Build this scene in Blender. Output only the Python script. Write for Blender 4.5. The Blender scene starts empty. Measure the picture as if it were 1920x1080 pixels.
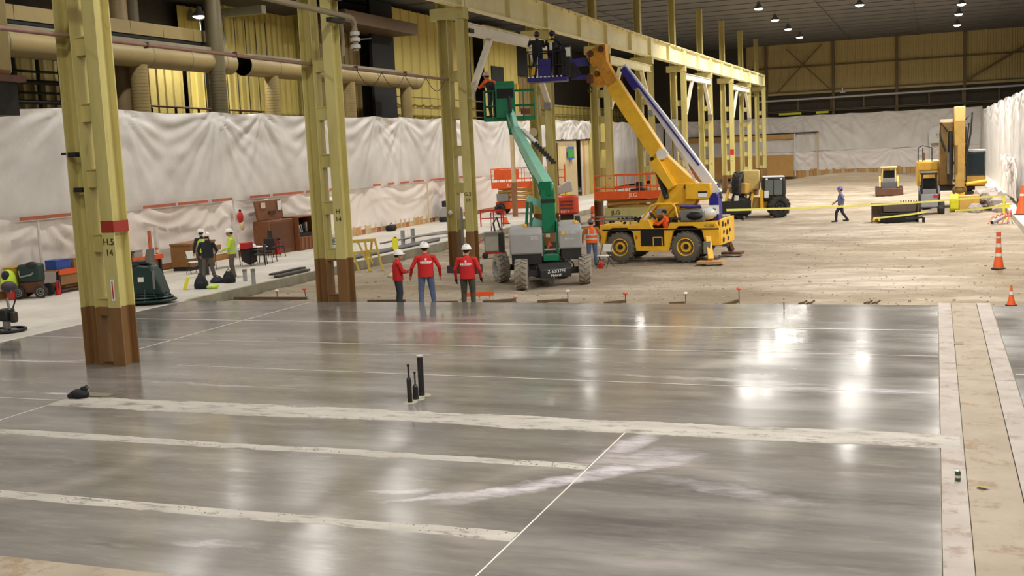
import bpy, bmesh, math, random
import numpy as np
from mathutils import Vector, Matrix
random.seed(7); np.random.seed(7)
S = bpy.context.scene
COL = S.collection
# ---------------------------------------------------------------- camera
F = 2086.0; CH = 4.2
YAW, PITCH, ROLL = (math.radians(a) for a in (20.98, 7.01, 2.64))
_f = np.array([-math.sin(YAW)*math.cos(PITCH), math.cos(YAW)*math.cos(PITCH), -math.sin(PITCH)])
_r0 = np.array([math.cos(YAW), math.sin(YAW), 0.]); _d0 = np.cross(_f, _r0)
_r = math.cos(ROLL)*_r0 + math.sin(ROLL)*_d0
_d = -math.sin(ROLL)*_r0 + math.cos(ROLL)*_d0
cd = bpy.data.cameras.new('camera'); cam = bpy.data.objects.new('camera', cd); COL.objects.link(cam)
cd.sensor_width = 36; cd.lens = 36*F/1920; cd.clip_end = 500; cd.clip_start = .1
cam.matrix_world = Matrix(((_r[0], -_d[0], -_f[0], 0), (_r[1], -_d[1], -_f[1], 0), (_r[2], -_d[2], -_f[2], CH), (0, 0, 0, 1)))
S.camera = cam
# ---------------------------------------------------------------- world, exposure
W = bpy.data.worlds.new('world'); S.world = W; W.use_nodes = True
W.node_tree.nodes['Background'].inputs[0].default_value = (.9, .88, .82, 1)
W.node_tree.nodes['Background'].inputs[1].default_value = .03
S.view_settings.view_transform = 'Standard'; S.view_settings.look = 'None'
S.view_settings.gamma = 1; S.view_settings.use_curve_mapping = False
S.view_settings.exposure = 0.2
LAMP_W = 640; LAMP_C = (1, .96, .895)
# ---------------------------------------------------------------- helpers
def at(x, y, Y=None, z=None, X=None):
    """world point seen at photo pixel (x, y) on the plane y=Y, z=z or x=X"""
    q = _f*F + _r*(x-960) + _d*(y-540)
    if Y is not None: t = Y/q[1]
    elif X is not None: t = X/q[0]
    else: t = (z-CH)/q[2]
    return Vector((q[0]*t, q[1]*t, CH+q[2]*t))
def dep(x, y, D):
    q = (_f*F + _r*(x-960) + _d*(y-540))*(D/F)
    return Vector((q[0], q[1], CH+q[2]))
def V(*a): return Vector(a)
def lin(c): c /= 255.; return c/12.92 if c <= .04045 else ((c+.055)/1.055)**2.4
def rgb(r, g, b): return (lin(r), lin(g), lin(b), 1)
class MB:
    def __init__(s): s.v = []; s.f = []
    def add(s, vs, fs):
        o = len(s.v); s.v += [tuple(v) for v in vs]; s.f += [tuple(i+o for i in f) for f in fs]; return s
    def box(s, c, d, rot=None):
        c = Vector(c); x, y, z = d[0]/2, d[1]/2, d[2]/2
        vs = [Vector((i*x, j*y, k*z)) for i in (-1, 1) for j in (-1, 1) for k in (-1, 1)]
        if rot is not None: vs = [rot @ v for v in vs]
        return s.add([v+c for v in vs], [(0, 1, 3, 2), (4, 6, 7, 5), (0, 4, 5, 1), (2, 3, 7, 6), (0, 2, 6, 4), (1, 5, 7, 3)])
    def bx(s, x0, x1, y0, y1, z0, z1): return s.box(((x0+x1)/2, (y0+y1)/2, (z0+z1)/2), (abs(x1-x0), abs(y1-y0), abs(z1-z0)))
    def bar(s, a, b, w, h=None, up=(0, 0, 1)):
        a = Vector(a); b = Vector(b); h = h or w; d = (b-a); L = d.length; d.normalize(); u = Vector(up)
        if abs(d.dot(u)) > .98: u = Vector((0, 1, 0))
        r = d.cross(u).normalized(); u = r.cross(d).normalized()
        M = Matrix((d, r, u)).transposed()
        return s.box((a+b)/2, (L, w, h), M)
    def taper(s, a, b, w0, h0, w1, h1, up=(0, 0, 1)):
        a = Vector(a); b = Vector(b); d = (b-a).normalized(); u = Vector(up); r = d.cross(u).normalized(); u = r.cross(d).normalized()
        vs = []
        for p, w, h in ((a, w0, h0), (b, w1, h1)):
            vs += [p-r*w/2-u*h/2, p+r*w/2-u*h/2, p+r*w/2+u*h/2, p-r*w/2+u*h/2]
        return s.add(vs, [(3, 2, 1, 0), (4, 5, 6, 7), (0, 1, 5, 4), (1, 2, 6, 5), (2, 3, 7, 6), (3, 0, 4, 7)])
    def tube(s, a, b, r, r2=None, n=10):
        a = Vector(a); b = Vector(b); r2 = r if r2 is None else r2; d = (b-a).normalized()
        u = Vector((0, 0, 1)) if abs(d.z) < .9 else Vector((1, 0, 0)); x = d.cross(u).normalized(); y = d.cross(x)
        vs = [];
        for p, q in ((a, r), (b, r2)):
            vs += [p+(x*math.cos(2*math.pi*i/n)+y*math.sin(2*math.pi*i/n))*q for i in range(n)]
        fs = [(i, (i+1) % n, n+(i+1) % n, n+i) for i in range(n)]+[tuple(range(n-1, -1, -1)), tuple(range(n, 2*n))]
        return s.add(vs, fs)
    def path(s, pts, r, n=8):
        pts = [Vector(p) for p in pts]; m = len(pts); vs = []; fs = []
        for i, p in enumerate(pts):
            d = (pts[min(i+1, m-1)]-pts[max(i-1, 0)]).normalized()
            u = Vector((0, 0, 1)) if abs(d.z) < .95 else Vector((1, 0, 0)); x = d.cross(u).normalized(); y = d.cross(x)
            vs += [p+(x*math.cos(2*math.pi*k/n)+y*math.sin(2*math.pi*k/n))*r for k in range(n)]
        for i in range(m-1):
            for k in range(n): fs.append((i*n+k, i*n+(k+1) % n, (i+1)*n+(k+1) % n, (i+1)*n+k))
        fs += [tuple(range(n-1, -1, -1)), tuple(range((m-1)*n, m*n))]
        return s.add(vs, fs)
    def lathe(s, prof, n=20, o=(0, 0, 0), rot=None, sx=1, sy=1):
        o = Vector(o); vs = []; fs = []; m = len(prof)
        for r, z in prof:
            for k in range(n):
                v = Vector((r*math.cos(2*math.pi*k/n)*sx, r*math.sin(2*math.pi*k/n)*sy, z)); vs.append((rot @ v if rot else v)+o)
        for i in range(m-1):
            for k in range(n): fs.append((i*n+k, i*n+(k+1) % n, (i+1)*n+(k+1) % n, (i+1)*n+k))
        if prof[0][0] > 1e-4: fs.append(tuple(range(n-1, -1, -1)))
        if prof[-1][0] > 1e-4: fs.append(tuple(range((m-1)*n, m*n)))
        return s.add(vs, fs)
    def ell(s, c, r, n=12, m=8, rot=None):
        pr = [(max(math.sin(math.pi*i/m), 1e-3), -math.cos(math.pi*i/m)) for i in range(m+1)]
        vs = []; fs = []; c = Vector(c)
        for a, z in pr:
            for k in range(n):
                v = Vector((a*math.cos(2*math.pi*k/n)*r[0], a*math.sin(2*math.pi*k/n)*r[1], z*r[2])); vs.append((rot @ v if rot else v)+c)
        for i in range(m):
            for k in range(n): fs.append((i*n+k, i*n+(k+1) % n, (i+1)*n+(k+1) % n, (i+1)*n+k))
        return s.add(vs, fs+[tuple(range(n-1, -1, -1)), tuple(range(m*n, m*n+n))])
    def prism(s, poly, a0, a1, axis='y'):
        n = len(poly); f = {'y': lambda p, a: (p[0], a, p[1]), 'x': lambda p, a: (a, p[0], p[1]), 'z': lambda p, a: (p[0], p[1], a)}[axis]
        vs = [f(p, a0) for p in poly]+[f(p, a1) for p in poly]
        return s.add(vs, [tuple(range(n-1, -1, -1)), tuple(range(n, 2*n))]+[(i, (i+1) % n, n+(i+1) % n, n+i) for i in range(n)])
    def mesh(s, name, recalc=True, smooth=True):
        me = bpy.data.meshes.new(name); me.from_pydata(s.v, [], s.f)
        if recalc:
            bm = bmesh.new(); bm.from_mesh(me); bmesh.ops.recalc_face_normals(bm, faces=bm.faces); bm.to_mesh(me); bm.free()
        if smooth: me.shade_smooth(); me.set_sharp_from_angle(angle=math.radians(38))
        return me
    def build(s, name, mat, parent=None, loc=None, bevel=0, recalc=True, smooth=True):
        me = s.mesh(name, recalc, smooth); me.materials.append(mat)
        return obj(name, me, parent, loc, bevel)
def obj(name, me, parent=None, loc=None, bevel=0):
    o = bpy.data.objects.new(name, me); COL.objects.link(o)
    if parent: o.parent = parent
    if loc is not None: o.location = loc
    if bevel:
        b = o.modifiers.new('bevel', 'BEVEL'); b.width = bevel; b.segments = 2; b.limit_method = 'ANGLE'; b.angle_limit = math.radians(40)
    return o
def tag(o, label=None, cat=None, group=None, kind=None):
    if label: o['label'] = label
    if cat: o['category'] = cat
    if group: o['group'] = group
    if kind: o['kind'] = kind
    return o
def thing(name, label, cat, loc=(0, 0, 0), rz=0, group=None):
    o = bpy.data.objects.new(name, None); COL.objects.link(o); o.location = loc; o.rotation_euler = (0, 0, rz); o.empty_display_size = .2
    return tag(o, label, cat, group)
def copytree(o, parent=None):
    c = o.copy(); COL.objects.link(c)
    if parent: c.parent = parent
    for ch in list(o.children): copytree(ch, c)
    return c
def dup(o, loc, rz, label, group=None):
    c = copytree(o); c.location = loc; c.rotation_euler = (0, 0, rz); tag(c, label, None, group); return c
def text(name, s, size, mat, loc, rot, parent, ext=.002, align='CENTER', space=1.0):
    cu = bpy.data.curves.new('t', 'FONT'); cu.body = s; cu.size = size; cu.align_x = align; cu.align_y = 'CENTER'; cu.extrude = ext; cu.space_line = space; cu.resolution_u = 3
    t = bpy.data.objects.new('t', cu); COL.objects.link(t); bpy.context.view_layer.update()
    me = bpy.data.meshes.new_from_object(t.evaluated_get(bpy.context.evaluated_depsgraph_get())); bpy.data.objects.remove(t); bpy.data.curves.remove(cu)
    me.materials.clear(); me.materials.append(mat); o = obj(name, me, parent, loc); o.rotation_euler = rot; return o
# ---------------------------------------------------------------- materials
class NT:
    def __init__(s, name):
        s.m = bpy.data.materials.new(name); s.m.use_nodes = True; s.t = s.m.node_tree; s.b = s.t.nodes['Principled BSDF']
    def n(s, typ, **k):
        n = s.t.nodes.new(typ)
        for a, v in k.items(): setattr(n, a, v)
        return n
    def l(s, a, b): s.t.links.new(a, b)
    def math(s, op, a, b=None, c=None, clamp=False):
        n = s.n('ShaderNodeMath', operation=op, use_clamp=clamp)
        for i, v in enumerate((a, b, c)):
            if v is None: continue
            if isinstance(v, (int, float)): n.inputs[i].default_value = v
            else: s.l(v, n.inputs[i])
        return n.outputs[0]
    def noise(s, vec, scale, detail=4, rough=.55, mapping=None, w=0):
        if mapping is not None:
            mp = s.n('ShaderNodeMapping'); mp.inputs['Scale'].default_value = mapping; mp.inputs['Location'].default_value = (w, w*1.7, w*.3); s.l(vec, mp.inputs[0]); vec = mp.outputs[0]
        n = s.n('ShaderNodeTexNoise'); n.inputs['Scale'].default_value = scale; n.inputs['Detail'].default_value = detail; n.inputs['Roughness'].default_value = rough
        s.l(vec, n.inputs['Vector']); return n.outputs['Fac']
    def ramp(s, fac, a, b, c0=(0, 0, 0, 1), c1=(1, 1, 1, 1)):
        n = s.n('ShaderNodeValToRGB'); e = n.color_ramp.elements; e[0].position = a; e[1].position = b; e[0].color = c0; e[1].color = c1; s.l(fac, n.inputs[0]); return n.outputs[0]
    def mix(s, fac, a, b):
        n = s.n('ShaderNodeMix', data_type='RGBA')
        for i, v in ((0, fac), (6, a), (7, b)):
            if isinstance(v, (int, float)): n.inputs[i].default_value = v
            elif isinstance(v, tuple): n.inputs[i].default_value = v
            else: s.l(v, n.inputs[i])
        return n.outputs[2]
    def bump(s, h, strength, dist=.02):
        n = s.n('ShaderNodeBump'); n.inputs['Strength'].default_value = strength; n.inputs['Distance'].default_value = dist; s.l(h, n.inputs['Height']); s.l(n.outputs[0], s.b.inputs['Normal'])
    def obj(s): return s.n('ShaderNodeTexCoord').outputs['Object']
_mats = {}
def paint(name, c, rough=.5, metal=0, wear=.25, dark=None, scale=3, bump=0, emit=0, spec=.5):
    if name in _mats: return _mats[name]
    t = NT(name); v = t.obj(); col = rgb(*c); dk = rgb(*(dark or tuple(x*.62 for x in c)))
    f = t.ramp(t.noise(v, scale, 5, .65), .42, .78)
    t.l(t.mix(t.math('MULTIPLY', f, wear), col, dk), t.b.inputs['Base Color'])
    t.b.inputs['Roughness'].default_value = rough; t.b.inputs['Metallic'].default_value = metal; t.b.inputs['Specular IOR Level'].default_value = spec
    if bump: t.bump(t.noise(v, scale*8, 3), bump)
    if emit: t.b.inputs['Emission Color'].default_value = col; t.b.inputs['Emission Strength'].default_value = emit
    _mats[name] = t.m; return t.m
BLACK = paint('black_steel', (28, 28, 30), .55, wear=.5, dark=(60, 56, 50))
RUBBER = paint('rubber', (38, 37, 36), .85, wear=.6, dark=(95, 88, 76))
STEEL = paint('grey_steel', (150, 150, 148), .4, .6)
WHITE = paint('white_paint', (232, 230, 224), .5, wear=.2)
RED = paint('red_paint', (190, 40, 32), .45)
ORANGE = paint('orange_paint', (232, 92, 30), .5, wear=.3)
YEL = paint('machine_yellow', (244, 190, 48), .42, wear=.3, dark=(150, 110, 40))
GREEN = paint('lift_green', (0, 116, 76), .42, wear=.2)
GREY = paint('cover_grey', (160, 160, 160), .5, wear=.15)
DARK = paint('dark_interior', (22, 22, 23), .8)
GLASS = paint('dark_glass', (40, 48, 52), .08, wear=0)
CHROME = paint('chrome', (200, 200, 200), .15, 1, wear=0)
WOOD = paint('raw_wood', (205, 160, 105), .8, wear=.4, dark=(150, 100, 60), scale=6)
RUST = paint('rusty_steel', (105, 68, 50), .75, wear=.6, dark=(60, 38, 30))
BLUE = paint('deep_blue', (44, 34, 130), .4)
BROWNBOX = paint('job_box_brown', (122, 74, 40), .5, wear=.35)
CARD = paint('cardboard', (170, 130, 85), .85)
TAN = paint('tan_machine', (208, 168, 84), .5, wear=.4)
LIME = paint('hi_vis_lime', (200, 232, 60), .7, wear=.15)
HIORG = paint('hi_vis_orange', (250, 100, 28), .7, wear=.15)
SILVER = paint('reflective_tape', (205, 205, 200), .35)
INK = paint('black_ink', (22, 20, 18), .7, wear=0)
WINK = paint('white_ink', (240, 240, 238), .6, wear=0)
# ================================================================ STRUCTURE
# ---- polished concrete
def concrete_mat():
    t = NT('polished_concrete'); v = t.obj()
    streak = t.noise(v, 1.0, 6, .62, (.22, 1.5, 1)); cloud = t.noise(v, .28, 4, .55, (1, 1, 1), 11); fine = t.noise(v, 5, 6, .7, (.35, 1.2, 1), 3)
    c = t.mix(t.ramp(streak, .3, .72), rgb(98, 94, 91), rgb(138, 134, 129))
    c = t.mix(t.math('MULTIPLY', t.ramp(cloud, .4, .7), .5), c, rgb(112, 104, 90))
    c = t.mix(t.math('MULTIPLY', t.ramp(fine, .5, .8), .3), c, rgb(165, 160, 152))
    spk = t.noise(v, 1.3, 6, .7, (.45, 1.6, 1), 21); c = t.mix(t.math('MULTIPLY', t.ramp(spk, .58, .72), .5), c, rgb(158, 152, 145))
    dk = t.noise(v, .55, 5, .6, (.5, 1.3, 1), 33); c = t.mix(t.math('MULTIPLY', t.ramp(dk, .52, .68), .45), c, rgb(74, 71, 68))
    xyz = t.n('ShaderNodeSeparateXYZ'); t.l(v, xyz.inputs[0]); X, Y = xyz.outputs[0], xyz.outputs[1]
    wob = t.noise(v, 1.6, 5, .6); wx = t.math('MULTIPLY_ADD', wob, 1.2, -.6)
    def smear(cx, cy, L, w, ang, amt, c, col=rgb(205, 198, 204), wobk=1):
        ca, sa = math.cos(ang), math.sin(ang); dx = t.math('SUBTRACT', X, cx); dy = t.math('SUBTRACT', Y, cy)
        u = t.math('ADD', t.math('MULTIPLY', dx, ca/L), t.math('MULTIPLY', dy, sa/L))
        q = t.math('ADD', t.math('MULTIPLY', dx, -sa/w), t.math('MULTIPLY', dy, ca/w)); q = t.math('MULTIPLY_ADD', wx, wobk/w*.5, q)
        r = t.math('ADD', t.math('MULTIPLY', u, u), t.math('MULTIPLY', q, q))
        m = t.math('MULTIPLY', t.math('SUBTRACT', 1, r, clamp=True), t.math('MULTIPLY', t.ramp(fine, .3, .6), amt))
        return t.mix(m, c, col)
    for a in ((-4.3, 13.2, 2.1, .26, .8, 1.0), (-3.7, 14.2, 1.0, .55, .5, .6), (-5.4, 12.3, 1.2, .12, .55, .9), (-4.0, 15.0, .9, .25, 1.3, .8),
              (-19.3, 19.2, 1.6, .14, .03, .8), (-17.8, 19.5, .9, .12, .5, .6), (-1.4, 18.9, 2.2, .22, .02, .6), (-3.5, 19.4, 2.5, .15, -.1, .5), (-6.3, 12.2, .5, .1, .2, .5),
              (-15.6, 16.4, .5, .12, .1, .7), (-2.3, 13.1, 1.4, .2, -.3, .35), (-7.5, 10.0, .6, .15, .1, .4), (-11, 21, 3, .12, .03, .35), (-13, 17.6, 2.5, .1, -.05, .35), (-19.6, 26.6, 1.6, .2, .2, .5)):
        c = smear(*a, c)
    # darker worn arcs left by the trowel
    for cx, cy, R, wd in ((-3.6, 12.2, 1.9, .35), (-2.0, 19.8, 2.2, .5), (-9, 24, 3, .5), (-13, 12.4, 2.2, .4)):
        dx = t.math('SUBTRACT', X, cx); dy = t.math('SUBTRACT', Y, cy); rr = t.math('SQRT', t.math('ADD', t.math('MULTIPLY', dx, dx), t.math('MULTIPLY', dy, dy)))
        k = t.math('SUBTRACT', 1, t.math('DIVIDE', t.math('ABSOLUTE', t.math('SUBTRACT', rr, R)), wd), clamp=True)
        c = t.mix(t.math('MULTIPLY', t.math('MULTIPLY', k, t.ramp(streak, .3, .6)), .4), c, rgb(172, 164, 156))
    t.l(c, t.b.inputs['Base Color'])
    t.l(t.math('MULTIPLY_ADD', t.ramp(t.noise(v, .5, 5, .6, (.3, 1, 1), 5), .3, .75), .24, .07), t.b.inputs['Roughness'])
    t.b.inputs['Specular IOR Level'].default_value = .32
    t.bump(t.math('ADD', t.noise(v, 2.2, 4, .6, (.35, 1.6, 1), 2), t.math('MULTIPLY', fine, .3)), .11, .02)
    return t.m
CONC = concrete_mat()
def pale_mat(name, a, b, scale=1.2, rough=.85, spots=.25, spotc=(110, 95, 80), bump=.3, stretch=(1, 1, 1)):
    t = NT(name); v = t.obj()
    c = t.mix(t.ramp(t.noise(v, scale, 5, .6, stretch), .35, .7), rgb(*a), rgb(*b))
    c = t.mix(t.math('MULTIPLY', t.ramp(t.noise(v, scale*2.6, 7, .72, stretch, 4), .53, .64), spots), c, rgb(*spotc))
    t.l(c, t.b.inputs['Base Color']); t.b.inputs['Roughness'].default_value = rough; t.bump(t.noise(v, scale*14, 4, .7), bump); return t.m
PATCH = pale_mat('rough_patch', (158, 152, 143), (180, 174, 165), 1.5, spots=.75, spotc=(95, 88, 80), stretch=(.5, 1.6, 1))
STRIPA = pale_mat('strip_pinkish', (152, 142, 134), (170, 160, 152), 1.2, spots=.7, spotc=(130, 112, 96))
STRIPB = pale_mat('strip_tan', (142, 130, 113), (158, 146, 128), 1.1, spots=.75, spotc=(128, 104, 76))
SIDEC = pale_mat('pale_concrete', (186, 180, 168), (210, 204, 194), .5, .6, .12, bump=.1)
CURB = pale_mat('curb_face', (140, 136, 116), (166, 160, 140), 1.5, .9)
LINE = pale_mat('chalky_cut', (196, 190, 180), (216, 211, 204), 3, .9, .1)
YE = 28.75  # far edge of the polished slab
fl = MB().bx(-22.02, .06, -16, YE, -.45, 0).build('floor', CONC); tag(fl, kind='structure')
fr = MB().bx(1.27, 14, -16, YE-.05, -.45, -.005).build('floor_beside_strip', CONC); tag(fr, kind='structure')
fs = MB().bx(-30, -22.03, -16, 127, -.45, .0).build('floor_walkway', SIDEC); tag(fs, kind='structure')
MB().bx(-22.2, -22.02, 28.9, 126, -.6, .012).build('curb', CURB, fs)
rs = MB().bx(3.55, 14, 44, 127, -.6, .02).build('floor_ledge', SIDEC); tag(rs, kind='structure')
st = MB().bx(.06, 1.27, -16, YE+.35, -.45, -.03).build('floor_strip', CURB); tag(st, kind='structure')
for nm, x0, x1, m in (('concrete_panel', .075, .355, STRIPA), ('concrete_panel', .368, .935, STRIPB), ('concrete_panel', .948, 1.25, STRIPA)):
    y = YE+.32
    for L in (9.1, 10.6, 12, 13):
        MB().bx(x0, x1, y-L+.012, y, -.04, .012 if m is STRIPA else .008).build(nm, m, st); y -= L
def ragged(name, x0, x1, y0, y1, mat, z=.006, amp=.03, n=120):
    m = MB(); xs = np.linspace(x0, x1, n); vs = []; fs_ = []
    a = np.cumsum(np.random.randn(n))*.012; a -= np.linspace(a[0], a[-1], n); b = np.cumsum(np.random.randn(n))*.012; b -= np.linspace(b[0], b[-1], n)
    for i, x in enumerate(xs):
        lo = y0+np.clip(a[i], -amp, amp)+random.uniform(-.3, .3)*amp*.3; hi = y1+np.clip(b[i], -amp, amp)+random.uniform(-.3, .3)*amp*.3
        vs += [(x, lo, 0), (x, lo+.02, z), (x, (lo+hi)/2, z*1.4), (x, hi-.02, z), (x, hi, 0)]
    for i in range(n-1):
        for k in range(4): fs_.append((i*5+k, (i+1)*5+k, (i+1)*5+k+1, i*5+k+1))
    return m.add(vs, fs_).build(name, mat, fl)
ragged('patch_strip', -15.1, .32, 15.52, 16.18, PATCH, .012, .07, 260)
ragged('patch_strip', -14.9, -4.3, 13.6, 13.87, PATCH, .007)
ragged('patch_strip', -14.9, -4.3, 10.82, 11.11, PATCH, .007)
ragged('patch_strip', -14.9, -6, 7.2, 9.1, STRIPB, .006)
def cut(x0, y0, x1, y1, w=.022, z=.0025): return MB().bar((x0, y0, z/2), (x1, y1, z/2), w, z).build('saw_cut', LINE, fl)
cut(-22, 25.2, .05, 25.02, .05); cut(-22, 22.2, .05, 22.1, .022); cut(-15.1, 19.25, .05, 18.85, .018); cut(-22, 19.2, -17.5, 19.2, .03); cut(-22, 15.9, -15.1, 15.9, .025)
cut(-17.45, 20, -17.45, 28.7, .035); cut(-17.1, 15.9, -15.6, 12, .03); cut(-4.3, 5, -4.28, 15.52, .02); cut(-15.1, 15.5, -15.0, 9.1, .02)
cut_r = MB().bar((1.3, 20.6, -.003), (8, 20.5, -.003), .04, .004).build('saw_cut', LINE, fr)
# gritty crumbs lying on the patch strips
g = MB()
for _ in range(420):
    x = random.uniform(-14.5, 0); b = random.choice(((15.6, 16.1), (13.62, 13.85), (10.85, 11.08)))
    if b[0] < 15 and x > -4.4: continue
    cl = random.choice((None, -10.3, -8.5, -4.9, -2.6)); x = x if cl is None else random.gauss(cl, .35)
    if b[0] < 15 and x > -4.4: continue
    r = random.uniform(.004, .012); g.ell((x, random.uniform(*b), .012), (r*1.5, r, r*.6), 5, 3)
tag(g.build('crumbs', CURB, fl), kind='stuff')
# ---- dirt ground
def dz(x, y):
    x = np.asarray(x, float); y = np.asarray(y, float)
    base = -.33+.06*np.clip((y-45)/20, 0, 1)
    z = base+.025*np.sin(x*1.3+y*.7)*np.sin(y*.9-x*.4)+.02*np.sin(x*2.9+1.3)*np.sin(y*2.3)+.03*np.sin(x*.35+2)*np.sin(y*.23)
    z = z+.5*np.exp(-(((x-5)/3.2)**2+((y-72)/6)**2))*(x < 9)+.55*np.exp(-(((x-.5)/2.4)**2+((y-88)/3)**2))+.9*np.exp(-(((x+8)/6)**2+((y-114)/4)**2))+.35*np.exp(-(((x+2)/6)**2+((y-122)/4)**2))
    return z
def DZ(x, y): return float(dz(x, y))
def dirt_mat():
    t = NT('dirt'); v = t.obj()
    a = t.noise(v, .35, 6, .65, (.5, 1, 1)); b = t.noise(v, 2.5, 6, .7); c2 = t.noise(v, .9, 5, .6, (.35, 1.3, 1), 8)
    c = t.mix(t.ramp(a, .3, .7), rgb(122, 107, 84), rgb(172, 158, 138))
    c = t.mix(t.math('MULTIPLY', t.ramp(c2, .5, .72), .7), c, rgb(194, 181, 165))
    c = t.mix(t.math('MULTIPLY', t.ramp(b, .5, .75), .45), c, rgb(100, 86, 66))
    xyz = t.n('ShaderNodeSeparateXYZ'); t.l(v, xyz.inputs[0])
    for cx, cy, L, w, amt, cc in ((-5.8, 32.6, 2.6, 2.0, .75, (104, 88, 64)), (2.6, 38, 1.6, 5.5, .8, (112, 94, 68)), (3, 31, 3.5, 1.2, .8, (106, 88, 64)), (-17, 33.5, 2.2, 2.4, .45, (150, 128, 84)), (-19.5, 36, 2.5, 6, .45, (136, 122, 92)), (-8, 110, 9, 7, .8, (112, 94, 68)), (0, 90, 4, 4, .6, (112, 100, 76)), (-11, 36.8, 2.4, 1.2, .5, (104, 90, 70)),
                                  (-2.2, 36, 3.6, 4, .55, (206, 194, 180)), (-4, 55, 5, 3.5, .45, (204, 194, 182)), (-2, 46, 6, 2, .35, (150, 132, 104)), (1, 62, 3, 4, .4, (120, 108, 90))):
        u = t.math('DIVIDE', t.math('SUBTRACT', xyz.outputs[0], cx), L); q = t.math('DIVIDE', t.math('SUBTRACT', xyz.outputs[1], cy), w)
        r = t.math('ADD', t.math('MULTIPLY', u, u), t.math('MULTIPLY', q, q)); k = t.math('SUBTRACT', 1, r, clamp=True)
        c = t.mix(t.math('MULTIPLY', t.math('MULTIPLY', k, t.ramp(c2, .3, .6)), amt), c, rgb(*cc))
    t.l(c, t.b.inputs['Base Color']); t.b.inputs['Roughness'].default_value = .95
    t.bump(t.math('ADD', b, t.noise(v, 14, 5, .75)), .6, .04); return t.m
DIRT = dirt_mat()
nx, ny = 150, 330
xs = np.linspace(-22.1, 9, nx); ys = YE-.1+(127.5-YE+.1)*np.linspace(0, 1, ny)**1.5
GX, GY = np.meshgrid(xs, ys); GZ = dz(GX, GY)+np.random.randn(ny, nx)*.008
me = bpy.data.meshes.new('floor_dirt'); idx = np.arange(nx*ny).reshape(ny, nx)
fc = np.stack([idx[:-1, :-1], idx[:-1, 1:], idx[1:, 1:], idx[1:, :-1]], -1).reshape(-1, 4)
me.from_pydata(np.stack([GX, GY, GZ], -1).reshape(-1, 3).tolist(), [], fc.tolist()); me.materials.append(DIRT); me.shade_smooth()
tag(obj('floor_dirt', me), kind='structure')
g = MB()
for _ in range(2600):
    y = 29+random.random()**2*26; x = random.uniform(-21.8, 3)
    if -17.6 < x < -15.9 and min(abs(y-t) for t in (28.95, 38.7, 48.5)) < .6 or abs(x+12.6) < 1.8 and abs(y-35.8) < 1.8: continue
    r = random.uniform(.008, .03)*(1 if random.random() < .96 else 2)
    g.ell((x, y, DZ(x, y)+r*.3), (r*random.uniform(.8, 1.5), r, r*.7), 5, 3)
tag(g.build('gravel', pale_mat('stones', (150, 138, 118), (190, 180, 162), 2), smooth=False), 'loose gravel scattered over the dirt beyond the polished slab', 'gravel', kind='stuff')
# ---- ceiling and far enclosure
CEIL = paint('ceiling_dark', (104, 102, 100), .8, wear=.4, scale=.3)
ce = MB().bx(-62, 14.5, -17, 130, 14.5, 14.7).build('ceiling', CEIL); tag(ce, kind='structure')
pu = MB().box((-23.7, 0, 14.47), (76, .06, .05)).mesh('ceiling_purlin'); pu.materials.append(CEIL)
for k in range(44): obj('ceiling_purlin', pu, ce, (0, -15+k*3.3, 0))
je = MB().box((0, 56.5, 14.46), (.08, 146, .07)).mesh('ceiling_joist'); je.materials.append(CEIL)
for x in (-46, -38, -24, -8.6, -1.7, 5.2): obj('ceiling_joist', je, ce, (x, 0, 0))
ENC = paint('enclosure_grey', (120, 114, 98), .85, scale=.5)
tag(MB().bx(13.8, 14, -16, 128, -.4, 14.5).build('wall_right', ENC), kind='structure')
tag(MB().bx(-62, 14, -16.3, -16, -.4, 14.5).build('wall_near', ENC), kind='structure')
tag(MB().bx(-62, -61.8, -16, 128.5, -.4, 14.5).build('wall_far_left', ENC), kind='structure')
tag(MB().bx(-62, -30, -16, 128, -.45, -.02).build('floor_left_bay', SIDEC), kind='structure')
# ---- back wall: ribbed tan siding above a dark band
SID = paint('tan_siding', (200, 180, 124), .6, wear=.35, scale=.8)
SIDY = paint('yellow_siding', (196, 178, 96), .55, wear=.3, dark=(140, 118, 66), scale=.9)
SIDD = paint('brown_siding', (140, 118, 70), .6, wear=.4, scale=.8)
DBAND = paint('dark_band', (74, 68, 58), .8, wear=.4)
GIRT = paint('girt_brown', (116, 98, 68), .6)
wb = MB().bx(-62, 14, 128.3, 128.6, -.4, 14.5).build('wall_back', DBAND); tag(wb, kind='structure')
pm = MB()
pw = .78; prof = []
for k in range(3): x = k*pw/3; prof += [(x, 0), (x+.12, 0), (x+.15, -.05), (x+.22, -.05), (x+.25, 0)]
prof.append((pw-.01, 0))
for i in range(len(prof)-1):
    (a, b), (c, d) = prof[i], prof[i+1]; pm.add([(a, b, 0), (c, d, 0), (c, d, 5.2), (a, b, 5.2)], [(0, 1, 2, 3)])
pmesh = pm.mesh('siding_panel', False, False); pmesh.materials.append(SID)
x = -19.8
while x < 13.5: obj('siding_panel', pmesh, wb, (x, 128.28, 9.3)); x += pw
for z in (9.25, 11.95): MB().bx(-19.8, 13.8, 128.05, 128.25, z-.07, z+.07).build('girt', GIRT, wb)
MB().bx(-19.8, 13.8, 128.0, 128.2, 8.95, 9.18).build('sill_beam', SID, wb)
for X_ in (-17.6, -10.4, -3.85, 2.9, 9.6): MB().bx(X_-.15, X_+.15, 127.85, 128.2, 6.2, 14.4).build('wall_post', GIRT, wb)
MB().bar((-16.4, 127.8, 9.3), (-11.6, 127.8, 14.2), .12).build('cross_brace', GIRT, wb); MB().bar((-15.4, 127.75, 14.0), (-10.7, 127.75, 9.3), .12).build('cross_brace', GIRT, wb)
MB().bar((2.9, 127.8, 9.3), (8.8, 127.8, 12.6), .22).build('cross_brace', GIRT, wb)
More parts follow.
